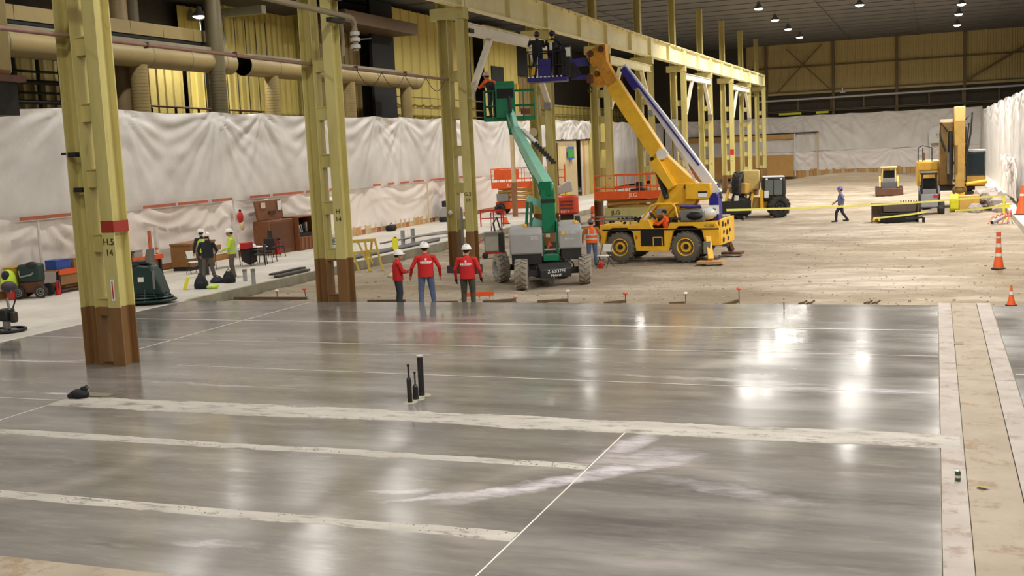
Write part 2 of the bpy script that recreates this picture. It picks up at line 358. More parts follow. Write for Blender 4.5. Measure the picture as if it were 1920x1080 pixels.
MB().tube((-18.6, 127.2, 8.35), (13.5, 127.2, 8.55), .11).build('white_pipe', SILVER, wb)
for X_ in (-18.3, -14.1, -10.6, -7.2, -3.8, -.6, 2.7, 6.2): MB().bx(X_-.06, X_+.06, 127.25, 127.4, 7.2, 8.6).build('pipe_post', GIRT, wb)
for z in (7.15, 7.0): MB().bx(-18.6, 13.5, 127.6, 127.8, z-.03, z+.03).build('dark_rail', GIRT, wb)
BRIGHTY = paint('bright_yellow', (230, 225, 40), .6, wear=.3)  # plain bright yellow; on the wall rails it also paints in their lit look
for a, b in ((-16.2, -13.8), (-12.2, -10.9)): MB().bx(a, b, 127.4, 127.6, 6.75, 6.98).build('yellow_rail', BRIGHTY, wb)
b = thing('wall_camera', 'small white camera fitting on the sill of the far siding wall', 'camera', at(1580, 172, Y=127.8))
MB().bx(-.28, .28, -.1, .1, -.1, .02).build('base', WHITE, b); MB().bx(-.08, .05, -.05, .05, .02, .45).build('stem', WHITE, b)
# ---- left bay: siding, ducts, racks seen above the plastic
wl = MB().bx(-61, -34.05, 128, 128.2, -.4, 14).build('wall_left_bay', SIDD); tag(wl, kind='structure')
wl2 = MB().bx(-36.3, -36.1, 28, 128, -.02, 14.4).build('wall_left', DBAND); tag(wl2, kind='structure')
def sid(y0, y1, w, z0, z1, mat, X_=-34, rib=.09):
    m = MB(); m.add([(X_, 0, z0), (X_, w*.70, z0), (X_+rib, w*.76, z0), (X_+rib, w*.94, z0), (X_, w*.985, z0)]+[(X_, 0, z1), (X_, w*.70, z1), (X_+rib, w*.76, z1), (X_+rib, w*.94, z1), (X_, w*.985, z1)],
              [(i, i+1, i+6, i+5) for i in range(4)])
    me = m.mesh('siding_panel', False, False); me.materials.append(mat); y = y0
    while y < y1-.01: obj('siding_panel', me, wl2, (0, y, 0)); y += w
sid(30, 47.4, .62, 0, 9.3, paint('shaded_siding', (150, 134, 74), .6, wear=.35), -35.4); sid(47.4, 49.2, .62, 0, 12.2, SIDY, -35.4); sid(49.2, 57, .55, 6, 14, SIDY, -34.6); sid(57, 63.5, .6, 0, 13, SIDD)  # far-left panels coloured darker to stand for the dimmer light there
sid(66.6, 81, 1.35, 0, 14, SIDY, -33.6); sid(81.2, 87.6, 1.2, 6.4, 14, SIDY, -32.6); sid(87.8, 97.4, 1.1, 6.4, 10.6, SIDD, -33.4); sid(97.4, 128, 1.4, 6.4, 8.4, SIDY, -34)
MB().bx(-33.2, -33.0, 63.5, 66.6, 0, 14).build('dark_opening', DARK, wl2); MB().bx(-33.5, -33.45, 79.3, 80.6, 8.4, 13).build('dark_window', DARK, wl2)
MB().bx(-32.5, -32.45, 82.4, 85, 8.6, 10.9).build('dark_window', DARK, wl2); MB().bx(-33.2, -33.1, 87.8, 97.2, 10.6, 13.2).build('dark_opening', DARK, wl2)
for z in (6.9, 7.4, 8.1): MB().bx(-33, -32.9, 66.6, 128, z-.03, z+.03).build('wall_girt', GIRT, wl2)
DUCT = paint('duct_tan', (150, 132, 86), .5, wear=.4, dark=(112, 92, 54), scale=1.2)
DUCTG = paint('duct_greytop', (128, 122, 100), .5, wear=.3)
def cyl_ring(m, y0, y1, X_, Z, r):
    m.tube((X_, y0, Z), (X_, y1, Z), r, n=28)
for (y0, y1, lab) in ((28.6, 45.0, 'long tan horizontal duct above the plastic curtain behind the nearest column'), (46.1, 65.2, 'long tan horizontal duct ending beyond the second column, with hanging cables')):
    d = thing('round_duct', lab, 'duct', (-30.9, y0, 8.85)); L = y1-y0
    m = MB(); cyl_ring(m, 0, L, 0, 0, .5); m.build('duct_body', DUCT, d)
    for k in range(int(L/2.6)+1): m = MB(); cyl_ring(m, k*2.6, k*2.6+.05, 0, 0, .512); m.build('duct_seam', DUCTG, d)
    if y0 < 40: MB().bx(-.55, .35, .5, L-.3, .42, .62).build('cover_plate', DUCTG, d)
    else: MB().bx(-.45, .3, .5, L-1, .4, .55).build('cover_plate', DUCTG, d)
def leg(px_, lab, r, mat=DUCT, X_=-30.9, z1=8.45):
    p = at(px_, 190, X=X_); d = thing('vertical_duct', lab, 'duct', (X_, p.y, 0)); MB().tube((0, 0, 0), (0, 0, z1), r, n=24).build('duct_body', mat, d)
    for k in range(18): MB().tube((0, 0, 6+k*.14), (0, 0, 6+k*.14+.03), r+.008, n=24).build('duct_seam', mat, d)
leg(265, 'ribbed tan upright duct under the first horizontal duct', .36); leg(512, 'ribbed tan upright duct left of the second column', .35)
leg(655, 'tan upright duct just right of the second column', .38); leg(762, 'tan upright duct near the end of the far horizontal duct', .36)
leg(411, 'dark steel upright crossing the first horizontal duct near its end', .38, paint('dark_upright', (96, 88, 62), .5), -30.6, 14)
p = at(228, 40, X=-31.6); d = thing('tall_stack', 'tall round tan stack rising above the first duct', 'duct', (-31.8, p.y, 0)); MB().tube((0, 0, 0), (0, 0, 14.4), .42, n=24).build('stack_body', paint('stack_tan', (140, 120, 82), .5), d); MB().tube((0, .9, 0), (0, .9, 14.4), .3, n=16).build('stack_body', paint('stack_dark', (92, 80, 58), .6), d)
d = thing('panel_duct', 'flat tan panelled duct running above the nearest round duct', 'duct', (-31.4, 28, 9.72))
for k in range(8): MB().bx(-.3, .3, k*2.1, k*2.1+2.07, .02, .55).build('duct_panel', DUCT, d)
MB().bx(-.32, .25, 0, 16.8, -.12, .02).build('shadow_gap', DARK, d)  # solid dark strip: shade under the panels painted in
d = thing('hopper_duct', 'big tan box duct with flanged foot at the far left edge', 'duct', (-27.9, 27.6, 6.95))
MB().bx(-.75, .45, -.6, .6, .35, 7.3).build('duct_body', DUCT, d, bevel=.18); MB().bx(-.9, .7, -.8, .8, .15, .35).build('foot_flange', RUST, d); MB().bx(-.7, .5, -.6, .6, -.9, .15).build('stand', BLACK, d)
rk = thing('pipe_rack', 'dark pipe rack grid glimpsed left of the nearest column', 'rack', (-32.2, 30.5, 5.9))
for k in range(6): MB().tube((0, k*1.25, 0), (0, k*1.25, 2.6), .08 if k % 2 else .14, n=8).build('upright', BLACK, rk)
for k, z in enumerate((.3, .55, .95, 1.3, 1.7, 2.1)): MB().tube((.15, -.3, z), (.15, 6.9, z+.05), .05 if k % 2 else .09, n=8).build('pipe', BLACK, rk)
rk2 = thing('pipe_rack', 'rust brown pipes and rails behind the curtain between first two columns', 'rack', (-32.6, 39.6, 5.9))
for k in range(7): MB().tube((0, k*1.7, 0), (0, k*1.7, .95), .06, n=8).build('upright', BLACK, rk2)
for z in (.3, .62, .95): MB().tube((.1, -1.3, z+.1), (.1, 10.5, z-.05), .045, n=8).build('pipe', RUST, rk2)
MB().bx(-.5, .3, -1.2, 0.2, .0, .85).build('motor', BLACK, rk2)
for k in range(7):
    y = 46.6+k*.95; tag(MB().tube((-33.5, y, 6), (-33.5, y, 11.6), .025, n=6).build('hanger_rod', BLACK), 'thin dark rod hanging before the bright siding above the duct gap', 'rod', 'hanger rods before the bright siding')
tag(MB().bx(-36, -31, 48.2, 48.6, 11.5, 11.9).build('roof_beam', DUCTG), 'tan roof beam over the bright siding left of the second column', 'beam')
tag(MB().bx(-36, -31.5, 44.5, 56, 12.4, 12.6).build('mezzanine_deck', paint('deck_dark', (60, 54, 48), .7)), 'dark deck overhead in the upper left', 'deck')
tag(MB().bx(-34, -31.2, 57, 66.5, 11.9, 12.6).build('mezzanine_beam', paint('deck_brown', (98, 78, 56), .7)), 'brown soffit beam above the siding behind the second column', 'beam')
# ---- plastic sheeting
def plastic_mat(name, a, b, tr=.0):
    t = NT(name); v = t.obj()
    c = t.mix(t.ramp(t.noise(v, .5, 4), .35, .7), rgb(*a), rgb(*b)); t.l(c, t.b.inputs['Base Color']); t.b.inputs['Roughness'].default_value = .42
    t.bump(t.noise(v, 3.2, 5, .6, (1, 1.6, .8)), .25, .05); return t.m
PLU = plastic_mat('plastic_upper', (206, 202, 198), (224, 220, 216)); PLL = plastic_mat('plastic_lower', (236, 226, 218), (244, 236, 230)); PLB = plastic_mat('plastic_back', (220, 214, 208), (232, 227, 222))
def sheet(name, mat, parent, o, u, n, L, zlo, zhi, hang, seed, amp=.16, den=8.0, droop=.12, nu=None):
    """hanging plastic: o origin, u unit along, n unit outward, hang = list of u positions where it is nailed"""
    rs = np.random.RandomState(seed); nu = nu or int(L*den); nv = int((zhi-zlo)*9)+2
    U, Vv = np.meshgrid(np.linspace(0, L, nu), np.linspace(0, 1, nv)); top = np.full(nu, zhi); uu = U[0]
    hs = sorted(hang); 
    for a, b in zip([0]+hs, hs+[L]):
        if b-a < .1: continue
        k = (uu >= a) & (uu <= b); s = (uu[k]-a)/(b-a); top[k] -= droop*np.sin(np.pi*s)*min(1, (b-a)/5)
    Z = zlo+(top[None, :]-zlo)*Vv; H = zhi-Z
    D = .05*np.sin(U*.9+rs.rand()*6)*np.sin(H*.8+.6)+.018*np.sin(U*2.3+H*1.1+rs.rand()*6)
    for h in hs:
        du = U-h; r = np.hypot(du, H)+.05; th = np.arctan2(H, du); kk = rs.randint(9, 15); ph = rs.rand()*6
        w = np.exp(-r/ rs.uniform(2.2, 4.2))*np.minimum(1, r/.8)
        D += .45*amp*w*np.sin(kk*th+ph)+amp*.28*w*np.sin(2.3*kk*th+2*ph)
        D += -.10*np.exp(-(du/.35)**2)*np.exp(-H/2)
    # soft swags between nails
    for a, b in zip(hs[:-1], hs[1:]):
        s = np.clip((U-a)/(b-a), 0, 1); arc = H-(.9+.12*(b-a))*np.sin(np.pi*s); D += .035*np.exp(-(H/1.6)**2)*np.sin(arc*9)*np.sin(np.pi*s)
    o = np.array(o, float); u = np.array(u, float); n = np.array(n, float)
    P = o+U[..., None]*u+D[..., None]*n; P[..., 2] = Z
    me = bpy.data.meshes.new(name); ix = np.arange(nu*nv).reshape(nv, nu); f = np.stack([ix[:-1, :-1], ix[:-1, 1:], ix[1:, 1:], ix[1:, :-1]], -1).reshape(-1, 4)
    me.from_pydata(P.reshape(-1, 3).tolist(), [], f.tolist()); me.materials.append(mat); me.shade_smooth()
    return obj(name, me, parent)
cl = thing('plastic_curtain', 'long wall of white plastic sheeting nailed along the left side', 'curtain')
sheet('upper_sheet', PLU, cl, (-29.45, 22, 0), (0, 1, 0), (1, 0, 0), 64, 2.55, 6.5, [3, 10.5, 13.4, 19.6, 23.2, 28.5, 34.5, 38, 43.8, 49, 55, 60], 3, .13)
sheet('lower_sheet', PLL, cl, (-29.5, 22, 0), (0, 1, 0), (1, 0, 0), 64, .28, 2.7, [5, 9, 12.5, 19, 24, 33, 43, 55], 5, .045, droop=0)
LATH = paint('lath_orange', (196, 112, 84), .8, wear=.4)
for y0, y1 in ((29.6, 32.0), (32.5, 34.6), (36.0, 38.0), (38.2, 40.2), (40.5, 42.0), (43.4, 45.0), (45.3, 48.0), (48.3, 50.4), (50.6, 52), (55.4, 56.3), (57.2, 58.0), (58.8, 59.9), (60.6, 62.0), (63, 65.6), (67, 68.4), (68.8, 70)):
    MB().bar((-29.22, y0, 2.66), (-29.22, y1, 2.66), .04, .12).build('lath', LATH, cl, bevel=.006)
POSTM = paint('pale_post', (214, 190, 150), .8)
for y in (42.1, 62.5, 30.4): MB().bx(-29.3, -29.24, y, y+.09, 0, 2.6).build('stud', POSTM if y > 60 else PLU, cl)
bb = MB().bx(-29.75, -29.62, 26, 86, 0, .5).build('baseboard_left', paint('base_ply', (196, 146, 92), .8)); tag(bb, kind='structure')
y = 46; k = 0
while y < 68:
    w = .62+.1*math.sin(k*1.7); MB().bx(-29.6, -29.52-.01*(k % 2), y, y+w-.05, .01, .44).build('plank', (WOOD, LATH, POSTM)[k % 3 if k % 5 else 0], bb)
    MB().bx(-29.56, -29.46, y+w-.06, y+w, 0, .5).build('stud', POSTM, bb); y += w; k += 1
# far end of the left side: plywood partition with drape, banner, white sheets
PLY = paint('plywood', (206, 160, 92), .8, wear=.35, dark=(176, 128, 70), scale=1.5)
PLYP = paint('pale_ply', (212, 192, 150), .8, wear=.25)
pw_ = thing('plywood_partition', 'pale plywood partition with a doorway beyond the fourth column', 'partition', (-29.3, 86.4, 0))
for k in range(9):
    if k == 6: continue
    MB().bx(-.06, 0, k*1.22, k*1.22+1.2, 0, 4.85).build('plywood_sheet', PLYP if k != 7 else PLY, pw_)
MB().bx(-.5, -.4, 7.2, 8.6, 0, 4.85).build('dark_doorway', DARK, pw_); MB().bx(-.1, .15, -.2, 11, 4.85, 5.0).build('top_rail', BLACK, pw_); MB().bx(0, .1, 8.5, 8.62, 0, 4.8).build('door_jamb', WHITE, pw_)
dr = thing('plastic_drape', 'crumpled white plastic drape over the top of the plywood partition', 'drape'); sheet('sheet', PLU, dr, (-29.1, 86.2, 0), (0, 1, 0), (1, 0, 0), 11.4, 4.95, 6.6, [2, 5.5, 6.5, 9], 11, .12)
bn = thing('banner', 'green and blue pennant hanging on the plywood partition', 'banner', (-29.15, 91.6, 3.9))
MB().prism([(-.9, .45), (.9, .45), (.9, -.6), (.25, -.6), (0, -1), (-.25, -.6), (-.9, -.6)], -.01, .01, 'x').build('blue_field', paint('banner_blue', (60, 100, 170), .7), bn)
MB().bx(.012, .02, -.8, .8, -.45, .25).build('green_field', paint('banner_green', (70, 150, 50), .7), bn)
w2 = thing('plastic_curtain', 'flat white plastic panel beyond the fifth column', 'curtain'); sheet('sheet', PLU, w2, (-29.2, 103.6, 0), (0, 1, 0), (1, 0, 0), 11, .3, 6.6, [1.5, 5.5, 9], 17, .06)
w3 = thing('plastic_curtain', 'last strip of plastic before the far corner on the left', 'curtain'); sheet('sheet', PLB, w3, (-29.2, 116, 0), (0, 1, 0), (1, 0, 0), 11, .3, 6.6, [2, 6, 10], 18, .05)
tag(MB().bx(-29.4, -29.2, 97.4, 103.4, 0, 6.4).build('wall_left_infill', SIDY), kind='structure'); tag(MB().bx(-29.45, -29.3, 114.5, 117, 0, 6.4).build('wall_left_infill_far', SIDY), kind='structure')
# back curtain
cb = thing('plastic_curtain', 'white plastic sheeting wall across the far end of the hall', 'curtain')
sheet('upper_sheet', PLB, cb, (-29, 126.9, 0), (1, 0, 0), (0, -1, 0), 33.6, 2.7, 6.62, [2, 6, 11.5, 15.2, 17.2, 20.4, 24, 27.5, 31], 21, .16, den=6)
sheet('lower_sheet', PLL, cb, (-29, 126.95, 0), (1, 0, 0), (0, -1, 0), 33.6, .6, 2.75, [2, 8, 14, 17, 20, 25, 30], 22, .09, droop=0)
bb2 = MB().bx(-29, 4.6, 127.05, 127.15, -.2, .9).build('baseboard_back', paint('base_ply', (196, 146, 92), .8)); tag(bb2, kind='structure')
for k in range(44): MB().bx(-14.2+k*.42, -14.2+k*.42+.38, 126.98, 127.04, -.2, .75).build('plank', (WOOD, PLY, PLYP)[(k*7) % 3], bb2)
pb = thing('plywood_panel', 'orange plywood boards fixed low on the back curtain by the columns', 'panel', (0, 126.6, 0))
for x0, x1, z0, z1 in ((-27, -22.2, 4.15, 4.65), (-22.1, -17.8, 4.15, 4.65), (-17.7, -14.55, 4.15, 4.65), (-27, -22.2, 0, 2.4), (-22.1, -17.8, 0, 2.4), (-17.7, -14.6, 0, 2.4)): MB().bx(x0, x1, -.06, 0, z0, z1).build('plywood_sheet', PLY, pb)
MB().bx(-14.5, -14.35, -.1, 0, 0, 4.7).build('edge_post', WHITE, pb); MB().bx(-27, -11.9, -.1, .05, 4.68, 4.8).build('top_rail', BLACK, pb); MB().bx(-12.1, -11.95, -.12, 0, 0, 4.7).build('edge_post', POSTM, pb)
sg = thing('arched_sign', 'white arched board with a grey monogram behind the excavator', 'sign', (0, 126.3, 0)); a0, a1 = at(1741, 272, Y=126.3), at(1812, 272, Y=126.3)
w_ = a1.x-a0.x; poly = [(a0.x, 3.0), (a1.x, 3.0)]+[(a1.x-w_*k/12, 4.15+.75*math.sin(math.pi*k/12)**.5) for k in range(13)]
MB().prism(poly, -.05, .05).build('board', WHITE, sg); MB().bx(a0.x+.1, a0.x+.2, 0, .05, -.3, 3).build('post', WHITE, sg); MB().bx(a1.x-.2, a1.x-.1, 0, .05, -.3, 3).build('post', WHITE, sg); text('monogram', 'STS', .7, paint('sign_grey', (140, 160, 165), .6), (a0.x+w_*.33, -.06, 3.7), (math.pi/2, 0, 0), sg)
# right curtain
cr = thing('plastic_curtain', 'tall wrinkled plastic sheeting along the right side of the hall', 'curtain')
sheet('upper_sheet', PLU, cr, (4.4, 54, 0), (0, 1, 0), (-1, 0, 0), 72.4, -.1, 6.25, [2, 6.5, 12, 18, 26, 34, 44, 55, 66], 31, .14, den=5)
rp = thing('torn_sheet', 'dirty torn plastic slumping off the right wall by the rubble', 'plastic sheet'); sheet('sheet', PLL, rp, (4.02, 64, 0), (0, 1, 0), (-1, 0, 0), 16, .35, 2.6, [2, 4, 7, 9.5, 13], 33, .14)
# ---------------------------------------------------------------- columns and girders
def column_mat():
    t = NT('column_paint'); v = t.n('ShaderNodeNewGeometry').outputs['Position']; xyz = t.n('ShaderNodeSeparateXYZ'); t.l(v, xyz.inputs[0])
    n1 = t.noise(v, 1.4, 6, .65, (1, 1, .25)); n2 = t.noise(v, 5, 5, .7, (1, 1, .3), 3)
    y = t.mix(t.math('MULTIPLY', t.ramp(n1, .45, .75), .6), rgb(202, 190, 122), rgb(162, 142, 76))
    y = t.mix(t.math('MULTIPLY', t.ramp(n2, .62, .75), .45), y, rgb(110, 82, 40))
    br = t.mix(t.ramp(n1, .35, .7), rgb(122, 88, 52), rgb(146, 108, 66))
    z = t.math('GREATER_THAN', t.math('MULTIPLY_ADD', n2, .02, xyz.outputs[2]), 1.285)
    t.l(t.mix(z, br, y), t.b.inputs['Base Color']); t.b.inputs['Roughness'].default_value = .5; return t.m
COLM = column_mat(); GIRD = paint('girder_cream', (248, 240, 190), .5, wear=.3, dark=(180, 160, 90), scale=.7); RAIL = paint('crane_rail', (150, 124, 90), .6)
YT = [18.95+9.77*t for t in range(11)]
nth = ['nearest', 'second', 'third', 'fourth', 'fifth', 'sixth', 'seventh', 'eighth', 'ninth', 'tenth', 'last']
def col_meshes():
    L = MB()
    L.bx(-.47, -.443, 0, .42, -.4, 14.4); L.bx(-.087, -.06, 0, .42, -.4, 14.4); L.bx(-.443, -.087, .26, .285, -.4, 14.4)
    R = MB(); R.bx(.28, .60, 0, .03, -.4, 9.1); R.bx(.28, .60, .44, .47, -.4, 9.1); R.bx(.428, .452, .03, .44, -.4, 9.1)
    return L.mesh('roof_shaft', True, False), R.mesh('crane_shaft', True, False)
ml, mr = col_meshes(); ml.materials.append(COLM); mr.materials.append(COLM)
bat = MB().bx(-.06, .28, .12, .15, 0, .36).mesh('batten_plate', True, False); bat.materials.append(COLM)
bat2 = MB().bx(-.06, .28, .36, .39, 0, .36).mesh('batten_plate', True, False); bat2.materials.append(COLM)
ang = MB().bx(-.06, .28, .1, .4, 0, .03).mesh('batten_lip', True, False); ang.materials.append(COLM)
cap = MB().bx(-.72, .62, -.02, .5, 0, .42); capm = cap.mesh('cap_beam', True, False); capm.materials.append(COLM)
foot = MB().bx(-.55, -.05, -.06, .5, -.42, -.02).bx(.2, .68, -.06, .53, -.42, -.02).mesh('foot_plate', True, False); foot.materials.append(paint('foot_dark', (66, 60, 54), .8))
for t, y in enumerate(YT):
    c = thing('steel_column', f'{nth[t]} yellow paired steel column of the row, brown painted foot', 'column', (-16.8, y, 0), 0, 'yellow columns of the crane runway')
    obj('roof_shaft', ml, c); obj('crane_shaft', mr, c); obj('cap_beam', capm, c, (0, 0, 9.12))
    z = -.3+(0.13*t) % .3
    while z < 8:
        obj('batten_plate', bat, c, (0, 0, z)); obj('batten_plate', bat2, c, (0, 0, z)); obj('batten_lip', ang, c, (0, 0, z+.36)); z += 1.38
    if t > 1: obj('foot_plate', foot, c)
    if t < 3:
        text('column_number', ('H.5\n14', 'H\n14', 'G.5\n14')[t], .2, INK, (.44, -.004, 2.56), (math.pi/2, 0, 0), c, space=1.15)
    else:
        text('column_number', '14', .16, INK, (.44, -.004, 2.5), (math.pi/2, 0, 0), c)
    if t == 0:
        MB().bx(.278, .604, -.006, -.001, 2.88, 3.13).bx(.601, .606, -.004, .47, 2.88, 3.12).build('red_band', paint('band_red', (158, 48, 34), .6, wear=.4), c)
        MB().bx(.40, .48, -.006, -.001, 1.42, 1.88).build('warning_label', WINK, c); MB().bx(.425, .455, -.009, -.006, 1.46, 1.84).build('label_print', RED, c)
        MB().bx(-.62, -.44, .02, .06, 4.55, 4.6).build('bolt_hook', BLACK, c); MB().bx(-.4, -.2, -.03, .1, 4.5, 4.6).build('clamp', BLACK, c); MB().bx(-.38, -.16, .02, .15, 3.75, 3.85).build('clamp', BLACK, c)
    if t == 8: MB().bx(.278, .604, -.006, -.001, 3.0, 3.5).build('red_band', RED, c)
    if t == 6: MB().bx(-.42, -.02, -.3, .02, 5.1, 5.9).build('junction_box', GREY, c); MB().bx(-.3, -.1, -.2, -.02, .5, 5.1).build('conduit', STEEL, c)
    if t == 3: MB().tube((-.3, -.06, 5.0), (-.3, .0, 5.0), .2, n=18).build('round_gauge', paint('gauge_face', (206, 190, 150), .5), c)
    if t == 2:
        MB().tube((.15, -.02, .5), (.15, -.02, 2.2), .05).build('hose', STEEL, c); MB().ell((-.3, -.02, 2.0), (.09, .05, .09)).build('round_lamp', SILVER, c)
for t in range(10):
    y0, y1 = YT[t]+.2, YT[t+1]+.2
    gd = thing('crane_girder', f'cream runway girder spanning from the {nth[t]} to the {nth[t+1]} column', 'girder', (-16.36, y0, 9.54), 0, 'girders of the crane runway'); L = y1-y0-.03
    MB().bx(-.012, .012, 0, L, .03, 1.08).build('web', GIRD, gd); MB().bx(-.2, .2, 0, L, 0, .03).build('bottom_flange', GIRD, gd); MB().bx(-.26, .26, 0, L, 1.08, 1.11).build('top_flange', GIRD, gd)
    MB().bx(-.05, .05, 0, L, 1.11, 1.2).build('rail', RAIL if t > 4 else GIRD, gd)
    for yy in (.12, L/2, L-.12): MB().bx(-.19, .19, yy-.15, yy+.15, .03, 1.08).build('stiffener', GIRD, gd)
    for k in range(9): MB().bx(.2, .28, .6+k*L/9.4, .72+k*L/9.4, .98, 1.08).build('rail_clip', GIRD, gd)
WBEAM = paint('brace_white', (232, 226, 208), .5, wear=.2)
for t, mat in ((2, WBEAM), (4, GIRD), (6, WBEAM), (8, WBEAM)):
    y0, y1 = YT[t]+.45, YT[t+1]; q = {2: 'third and fourth', 4: 'fifth and sixth', 6: 'seventh and eighth', 8: 'ninth and tenth'}[t]
    bm_ = thing('strut_beam', f'pale strut beam high between the {q} columns', 'beam', (-16.36, y0, 8.6)); MB().bx(-.1, .1, 0, y1-y0, .02, .4).build('web', mat, bm_); MB().bx(-.16, .16, 0, y1-y0, .38, .42).build('top_flange', mat, bm_); MB().bx(-.16, .16, 0, y1-y0, 0, .03).build('bottom_flange', mat, bm_)
    if t == 2: MB().bx(.1, .2, .05, .5, .05, .2).build('clamp', BLACK, bm_)
for t, mat in ((2, WBEAM), (4, GIRD), (6, WBEAM), (8, WBEAM)):
    y0, y1 = YT[t]+.45, YT[t+1]; q = {2: 'third', 4: 'fifth', 6: 'seventh', 8: 'ninth'}[t]; q2 = {2: 'fourth', 4: 'sixth', 6: 'eighth', 8: 'tenth'}[t]
    tag(MB().bar((-16.3, y0+2.4, 8.58), (-16.3, y0+.02, 6.2), .22, .16).build('knee_brace', mat), f'slanting knee brace bolted to the far side of the {q} column', 'brace', 'knee braces')
    k = tag(MB().bar((-16.3, y1-2.2, 8.58), (-16.3, y1-.06, 6.2), .22, .16).build('knee_brace', mat), f'slanting knee brace bolted to the near side of the {q2} column', 'brace', 'knee braces')
    MB().box((-16.3, y1-.15, 6.15), (.3, .3, .3)).build('bracket', STEEL, k)
pr = thing('handrail_pipe', 'long reddish brown pipe crossing the first three columns at height', 'pipe'); MB().path([(-16.98, 8, 7.05), (-16.98, 19.2, 7.02), (-16.98, 29, 6.97), (-16.98, 38.6, 6.95)], .05, 10).build('pipe', paint('pipe_pinkish', (150, 116, 100), .55, wear=.5), pr)
for y in (21.5, 25, 31.5, 35): MB().box((-16.98, y, 7.0), (.12, .05, .14)).build('pipe_clip', RUST, pr)
PIPEG = paint('pipe_grey_tan', (150, 138, 112), .5)
pv = thing('valve_pipe', 'grey pipe with elbow and valve stack hanging by the second column', 'pipe'); MB().path([(-16.0, 12, 8.6), (-16.0, 29.4, 8.3), (-16.0, 29.62, 8.27), (-16.0, 29.74, 8.15), (-16.0, 29.76, 7.95)], .085, 12).build('pipe', PIPEG, pv)
for z, r in ((7.9, .14), (7.72, .15), (7.52, .15)): MB().tube((-16, 29.76, z), (-16, 29.76, z-.1), r, n=14).build('valve_flange', SILVER, pv)
MB().tube((-16, 29.76, 8), (-16, 29.76, 7.35), .09).build('valve_body', PIPEG, pv); MB().box((-15.75, 29.85, 7.68), (.45, .03, .03)).build('valve_lever', STEEL, pv); MB().box((-16.05, 28.75, 8.14), (.2, .75, .12)).build('hanger', BLACK, pv)
for y, z in ((28.6, 8.95), (29.0, 8.9)): MB().box((-16.05, y, z), (.16, .14, .35)).build('fitting', BLACK, pv)
MB().path([(-16.3, 29.5, 8.2), (-16.3, 29.55, 7.6), (-16.3, 29.5, 7.2)], .06).build('side_pipe', PIPEG, pv)
cb_ = thing('hanging_cable', 'loose cables looping below the far duct and brown pipe', 'cable')
for k in range(4):
    y0 = 31.4+k*1.7; MB().path([(-16.9, y0+1.7*s/8, 6.93-.45*math.sin(math.pi*s/8)) for s in range(9)], .012, 5).build('cable_loop', BLACK, cb_)
# ---------------------------------------------------------------- high bay lamps
LENS = paint('lamp_lens', (255, 248, 232), .3, wear=0, emit=25); HOUS = paint('lamp_housing', (90, 90, 88), .5)
hm = MB().lathe([(.06, .5), (.12, .46), (.14, .3), (.34, .05), (.36, 0), (.33, 0), (.12, .28), (.02, .28)], 20).mesh('reflector'); hm.materials.append(HOUS)
lm = MB().ell((0, 0, .04), (.32, .32, .15), 16, 8).mesh('lens'); lm.materials.append(LENS)
cm = MB().tube((0, 0, .48), (0, 0, .92), .015, n=6).mesh('cord'); cm.materials.append(HOUS)
def lamp(x, y, z, lab, w=1):
    l = thing('high_bay_lamp', lab, 'lamp', (x, y, z), 0, 'high bay lamps under the roof'); obj('reflector', hm, l); obj('lens', lm, l)
    o = obj('cord', cm, l); o.scale = (1, 1, max(.2, (14.45-z)/.92))
    ld = bpy.data.lights.new('lamp_light', 'AREA'); ld.shape = 'DISK'; ld.size = .55; ld.energy = LAMP_W*w; ld.color = LAMP_C; ld.spread = math.radians(165)
    lo = bpy.data.objects.new('lamp_light', ld); COL.objects.link(lo); lo.parent = l; lo.location = (0, 0, -.13)
vis = {(-11.95, 83.6): 'highest lit lamp of the row above the runway girder', (-11.95, 92.5): 'second lamp of the row above the runway girder', (-11.95, 101): 'third lamp of the row above the runway girder', (-11.95, 109.9): 'lowest and farthest lamp of the row above the girder',
       (-5.15, 86.9): 'lone lit lamp at top centre of the far ceiling', (1.85, 92.3): 'topmost of the three stacked lamps at upper right', (1.8, 100): 'middle of the three stacked lamps at upper right', (1.85, 110): 'lowest of the three stacked lamps at upper right'}
for (x, y), s in vis.items(): lamp(x, y, 13.6, s, 1.3)
for k in range(11):
    for x, y in ((-11.95, 74.8-k*8.9), (1.85, 83.5-k*8.9)):
        if x > 0 or y > 66 or y < 30: lamp(x, y, 13.6, 'high bay lamp of the near rows, above the frame', (1.9 if y > 25 else 1.15) if x > 0 else (1 if y > 66 else .5))
for k in (0, 3, 4): lamp(-5.15, 71-k*16, 13.6, 'high bay lamp of the near rows, above the frame', 1 if k == 0 else .6)
for k in range(9): lamp(-26.2, 33.4+k*8.6, 13.6, 'high bay lamp over the left walkway, seen only mirrored in the floor', .72)
for y in (16, 24.6): lamp(-26.2, y, 13.6, 'high bay lamp over the left walkway, seen only mirrored in the floor', .6)
p = at(374, 31, X=-33.2); lamp(p.x, p.y, p.z, 'glaring lamp in the dark upper left beyond the tan duct', .8)
